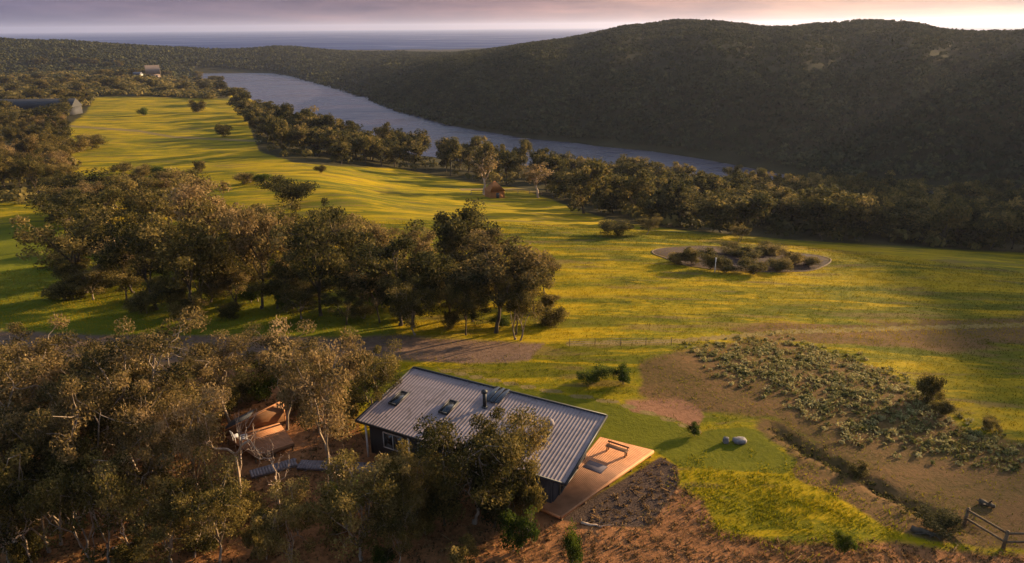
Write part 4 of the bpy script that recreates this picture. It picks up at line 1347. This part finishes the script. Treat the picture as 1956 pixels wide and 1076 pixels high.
mb.build('edging', M['post'], bed)
x, y, z = H1(1365, 522)
sg = empty('sign_post', (x, y, z), 0, 'thin white post standing at the front of the oval bed', 'post')
MB().bar((0, 0, -.2), (0, 0, 2.3), .09).build('post', M['white'], sg)
MB().bevbox(-.1, .1, -.1, .1, 2.303, 2.36).build('cap', M['white'], sg)


# ------------------------------------------------------------------ fences
def fence(posts, hgt, label, rails=(.55, .95), rw=.09, pw=.15, mat='post', wire=False):
    x0, y0 = posts[0]
    f = empty('wire_fence' if wire else 'timber_fence', (x0, y0, float(Z(x0, y0))), 0, label, 'fence')
    z0 = float(Z(x0, y0)); P = [(x - x0, y - y0, float(Z(x, y)) - z0) for x, y in posts]
    for a in P:
        mb = MB().bar((a[0], a[1], a[2] - .4), (a[0], a[1], a[2] + hgt), pw)
        mb.tube([(a[0], a[1], a[2] + hgt + .002), (a[0], a[1], a[2] + hgt + .03)], [pw * .5, pw * .2], 4)
        mb.build('post', M[mat], f)
    for r_ in rails:
        for a, b_ in zip(P, P[1:]):
            mb = MB()
            A_ = np.array(a) + (0, 0, r_ * hgt); B_ = np.array(b_) + (0, 0, r_ * hgt)
            s = unit(np.cross(B_ - A_, (0, 0, 1.0))) * (pw * .5 + rw * .5 + .003)
            if wire: mb.tube([A_ + s * .95, (A_ + B_) / 2 + s * .95 - (0, 0, .03), B_ + s * .95], [.012] * 3, 4)
            else: mb.bar(A_ + s, B_ + s, rw * .6, rw * 1.5)
            mb.build('wire' if wire else 'rail', M['post' if not wire else 'greytimber'], f)
    return f


pf = [H1(1842, 1003)[:2], H1(1916, 1048)[:2]]
ex = (pf[1][0] + 2.9, pf[1][1] + .05)
fence([pf[0], pf[1], ex], 1.3, 'weathered post and rail fence in the lower right corner', (.45, .93))
wp_ = hit(np.linspace(1088, 1282, 5), np.linspace(662, 659, 5))
fence([(float(a[0]), float(a[1])) for a in wp_], .85, 'thin wire fence along the drive behind the house', (.4, .7, .95), .02, .06, wire=True)
wp_ = hit(np.linspace(900, 1190, 14), np.interp(np.linspace(900, 1190, 14), [900, 1000, 1090, 1190], [372, 370, 381, 402]))
fence([(float(a[0]), float(a[1])) for a in wp_], 1.3, 'long pale rail fence along the river wood below the rusty hut', (.5, .93), .10, .14, mat='greytimber')


# ------------------------------------------------------------------ smaller things
def rock(name, u, v, r, sq, label, cat, mat, seed, rz_=0):
    rng = np.random.default_rng(seed)
    x, y, z = H1(u, v)
    n1, n2 = 12, 9
    V = []
    for j in range(n2):
        ph = -math.pi / 2 + math.pi * j / (n2 - 1)
        for i in range(n1):
            a = 2 * math.pi * i / n1
            q = np.array([math.cos(a) * math.cos(ph), math.sin(a) * math.cos(ph), math.sin(ph)])
            q = np.sign(q) * np.abs(q) ** .6
            q = q * (1 + rng.normal(0, .085))
            V.append(q * r * np.array(sq))
    Fq = [(j * n1 + i, j * n1 + (i + 1) % n1, (j + 1) * n1 + (i + 1) % n1, (j + 1) * n1 + i) for j in range(n2 - 1) for i in range(n1)]
    o = MB().add(V, Fq).build(name, M[mat]); o.location = (x, y, z + r * sq[2] * .75); o.rotation_euler = (0, 0, rz_)
    return tag(o, label, cat)


rock('stone_block', 1386, 846, .30, (.75, .6, .95), 'upright grey stone block on the lawn right of the deck', 'stone', 'stone', 3)
rock('stone_slab', 1412, 845, .42, (1.2, .9, .45), 'flat mauve-grey stone slab beside the upright stone on the lawn', 'stone', 'stone', 4)


def log(u0, v0, u1, v1, r, label, mat='deadwood', seed=0):
    rng = np.random.default_rng(seed)
    a = np.array(H1(u0, v0)); b_ = np.array(H1(u1, v1)); a[2] += r * .7; b_[2] += r * .8
    mb = MB(); C = curve(rng, (0, 0, 0), b_ - a, 7, .05)
    mb.tube(C, np.linspace(r, r * .55, 7), 8)
    for _ in range(3):
        s = C[rng.integers(2, 6)]; e = unit(rng.normal(size=3) + (0, 0, .7))
        mb.tube(curve(rng, s, s + e * rng.uniform(.5, 1.2), 4, .1), np.linspace(r * .4, r * .12, 4), 5)
    o = mb.build('fallen_log', M[mat], None, True); o.location = a
    return tag(o, label, 'log')


log(270, 1040, 215, 1050, .14, 'bleached fallen log at the bottom, between the lower left gums', seed=1)
log(10, 1035, 75, 1052, .16, 'sunlit fallen log in the lower left corner', seed=2)
log(1110, 1000, 1150, 1008, .10, 'short pale log below the tip of the deck', seed=3)
log(1870, 962, 1900, 972, .22, 'dark hollow log lying behind the post and rail fence', 'darkbark', seed=4)
log(1740, 1012, 1800, 1030, .2, 'dark log lying at the lower end of the ditch', 'darkbark', seed=5)
log(985, 885, 1010, 893, .06, 'thin pale branch lying before the house', seed=6)

# rusty hut by the river wood
x, y, z = H1(945, 377)
ht = z_for_v(x, y, 346) - z; hw = 15 * math.hypot(x, y) / FPX
hut = empty('tent_hut', (x, y, z), rad(25), 'small rusty-orange tent-shaped hut at the edge of the river wood', 'hut')
mb = MB()
V = [(-hw, -hw, -.3), (hw, -hw, -.3), (hw, hw, -.3), (-hw, hw, -.3), (-hw * .95, -hw * .95, ht * .45), (hw * .95, -hw * .95, ht * .45), (hw * .95, hw * .95, ht * .45), (-hw * .95, hw * .95, ht * .45)]
mb.add(V, [(0, 1, 5, 4), (1, 2, 6, 5), (2, 3, 7, 6), (3, 0, 4, 7)])
mb.build('wall', M['tent'], hut)
V = [(-hw * 1.05, -hw * 1.05, ht * .45), (hw * 1.05, -hw * 1.05, ht * .45), (hw * 1.05, hw * 1.05, ht * .45), (-hw * 1.05, hw * 1.05, ht * .45), (-hw * .1, 0, ht), (hw * .1, 0, ht)]
mb = MB().add(V, [(0, 1, 5, 4), (2, 3, 4, 5), (3, 2, 1, 0)]).add(V, [(1, 2, 5), (3, 0, 4)])
mb.build('roof', M['tent'], hut)
MB().box(-.45, .45, -hw - .02, -hw * .94, -.2, min(1.7, ht * .42)).build('door', M['wall'], hut)


# ------------------------------------------------------------------ far buildings on the left
def building(u, vb, vt, wpx, depth, rz_, label, wallm, roofm, roof_f=.5, nwin=5):
    x, y, z = H1(u, vb)
    ht = z_for_v(x, y, vt) - z; hw = wpx * math.hypot(x, y) / FPX / 2; dp = depth / 2
    bl = empty('farm_building', (x, y + dp, float(Z(x, y + dp))), rz_, label, 'building')
    wh = ht * (1 - roof_f)
    MB().box(-hw, hw, -dp, dp, -2.5, wh).build('wall', M[wallm], bl)
    ov = .6
    V = [(-hw - ov, -dp - ov, wh + .01), (hw + ov, -dp - ov, wh + .01), (hw + ov, dp + ov, wh + .01), (-hw - ov, dp + ov, wh + .01), (-hw - ov, 0, ht), (hw + ov, 0, ht)]
    mb = MB().add(V, [(0, 1, 5, 4), (2, 3, 4, 5), (3, 2, 1, 0)]).add(V, [(1, 2, 5), (3, 0, 4)])
    mb.build('roof', M[roofm], bl)
    for i in range(nwin):
        cx = -hw + 2 * hw * (i + .5) / nwin; ww = min(1.2, hw * .5 / max(nwin, 1) + .4)
        fr = MB().box(cx - ww, cx + ww, -dp - .08, -dp - .004, wh * .28, wh * .8).build('window', M['white'], bl)
        MB().box(cx - ww + .15, cx + ww - .15, -dp - .10, -dp - .083, wh * .28 + .15, wh * .8 - .15).build('pane', M['glass'], fr)
    return bl


building(45, 222, 191, 145, 12, rad(3), 'long dark-roofed farm building at the left edge below the wooded slope', 'wall', 'wall', .5, 6)
for u, vb, vt, w in ((8, 236, 206, 44), (52, 238, 210, 40), (98, 234, 200, 42), (125, 226, 196, 36)):
    place(RIV, u, vb, vt, w, 'river_tree', 'tree standing in front of the long farm building', 'tree', 'trees before the farm building')
building(291, 152, 124, 20, 9, rad(25), 'pale steep-gabled cottage among the trees beyond the far field', 'cream', 'cream', .6, 2)
building(262, 150, 138, 12, 6, rad(-10), 'tiny white shed left of the pale cottage', 'white', 'paleroof', .4, 1)


# ------------------------------------------------------------------ air
mb = MB().box(-28500, 28500, -400, 26400, WL - 8, 140)
mh = bpy.data.materials.new('haze_air'); mh.use_nodes = True
nt = mh.node_tree; nt.nodes.clear()
out = nt.nodes.new('ShaderNodeOutputMaterial'); pv = nt.nodes.new('ShaderNodeVolumePrincipled')
pv.inputs['Color'].default_value = (.62, .68, .95, 1); pv.inputs['Density'].default_value = .00006; pv.inputs['Anisotropy'].default_value = .42
nt.links.new(pv.outputs[0], out.inputs['Volume'])
haze = mb.build('haze', mh); tag(haze, 'thin evening haze hanging over the whole valley', 'haze', kind='stuff')

# ------------------------------------------------------------------ sky, sun, camera
w = bpy.data.worlds.new('World'); SC.world = w; w.use_nodes = True
nt = w.node_tree; nt.nodes.clear()
out = nt.nodes.new('ShaderNodeOutputWorld'); bg = nt.nodes.new('ShaderNodeBackground')
nt.links.new(bg.outputs[0], out.inputs[0])
sky = nt.nodes.new('ShaderNodeTexSky'); sky.sky_type = 'NISHITA'; sky.sun_disc = False
sky.sun_elevation = rad(SUN_EL); sky.sun_rotation = rad(SUN_AZ); sky.air_density = 1.2; sky.dust_density = 2.0; sky.ozone_density = 1.5
tc = nt.nodes.new('ShaderNodeTexCoord')
mp = nt.nodes.new('ShaderNodeMapping'); mp.inputs['Scale'].default_value = (1, 1, 9); nt.links.new(tc.outputs['Generated'], mp.inputs[0])
sep = nt.nodes.new('ShaderNodeSeparateXYZ'); nt.links.new(tc.outputs['Generated'], sep.inputs[0])
sd = math_(nt, 'ADD', math_(nt, 'MULTIPLY', sep.outputs['X'], math.sin(rad(SUN_AZ))), math_(nt, 'MULTIPLY', sep.outputs['Y'], math.cos(rad(SUN_AZ))))
c1 = noise(nt, 3.2, 6, .6, mp.outputs[0], .5)
c2 = noise(nt, 9, 5, .6, mp.outputs[0], .3)
# cloud deck: violet-grey away from the sun, pink then peach towards it
sdn = math_(nt, 'ADD', sd, math_(nt, 'MULTIPLY', math_(nt, 'SUBTRACT', c1, .5), .35))
S = 1.0
ccol = ramp(nt, math_(nt, 'MULTIPLY_ADD', sdn, .5, .5), [(.30, (.26, .275, .52)), (.46, (.32, .31, .54)), (.62, (.54, .39, .53)), (.76, (.92, .52, .54)), (.87, (1.4, .78, .62)), (.96, (1.9, 1.08, .70)), (1.0, (2.3, 1.4, .85))])
lum = ramp(nt, math_(nt, 'ADD', math_(nt, 'MULTIPLY', c1, .6), math_(nt, 'MULTIPLY', c2, .4)), [(.36, (.55, .57, .70)), (.5, (.95, .95, .98)), (.63, (1.42, 1.34, 1.26))])
ccol = mixc(nt, 1.0, ccol, lum, 'MULTIPLY')
elev = nt.nodes.new('ShaderNodeMapRange'); elev.interpolation_type = 'SMOOTHSTEP'
nt.links.new(sep.outputs['Z'], elev.inputs['Value'])
elev.inputs['From Min'].default_value = .09; elev.inputs['From Max'].default_value = .45; elev.inputs['To Min'].default_value = 1.0; elev.inputs['To Max'].default_value = .35
nt.links.new(mixc(nt, elev.outputs[0], sky.outputs[0], ccol), bg.inputs['Color'])
bg.inputs['Strength'].default_value = .135

sl_ = bpy.data.lights.new('sun', 'SUN'); sl_.energy = 4.4; sl_.angle = rad(.6); sl_.color = (1.0, .72, .40)
so = bpy.data.objects.new('sun', sl_); COL.objects.link(so)
sdir = Vector((math.sin(rad(SUN_AZ)) * math.cos(rad(SUN_EL)), math.cos(rad(SUN_AZ)) * math.cos(rad(SUN_EL)), math.sin(rad(SUN_EL))))
so.rotation_euler = sdir.to_track_quat('Z', 'Y').to_euler(); so.location = (200, 120, 300)

cam = bpy.data.cameras.new('camera'); cam.sensor_width = 36; cam.lens = 18 / math.tan(rad(36.5)); cam.clip_start = .5; cam.clip_end = 60000
co = bpy.data.objects.new('camera', cam); COL.objects.link(co)
R3 = Matrix((tuple(RTV), tuple(UPV), tuple(-FW))).transposed()
co.matrix_world = Matrix.Translation((0, 0, CAMZ)) @ R3.to_4x4()
SC.camera = co

SC.view_settings.view_transform = 'Standard'; SC.view_settings.look = 'None'; SC.view_settings.gamma = 1
SC.view_settings.exposure = 1.50
SC.render.engine = 'CYCLES'
SC.cycles.volume_bounces = 1
SC.cycles.max_bounces = 8
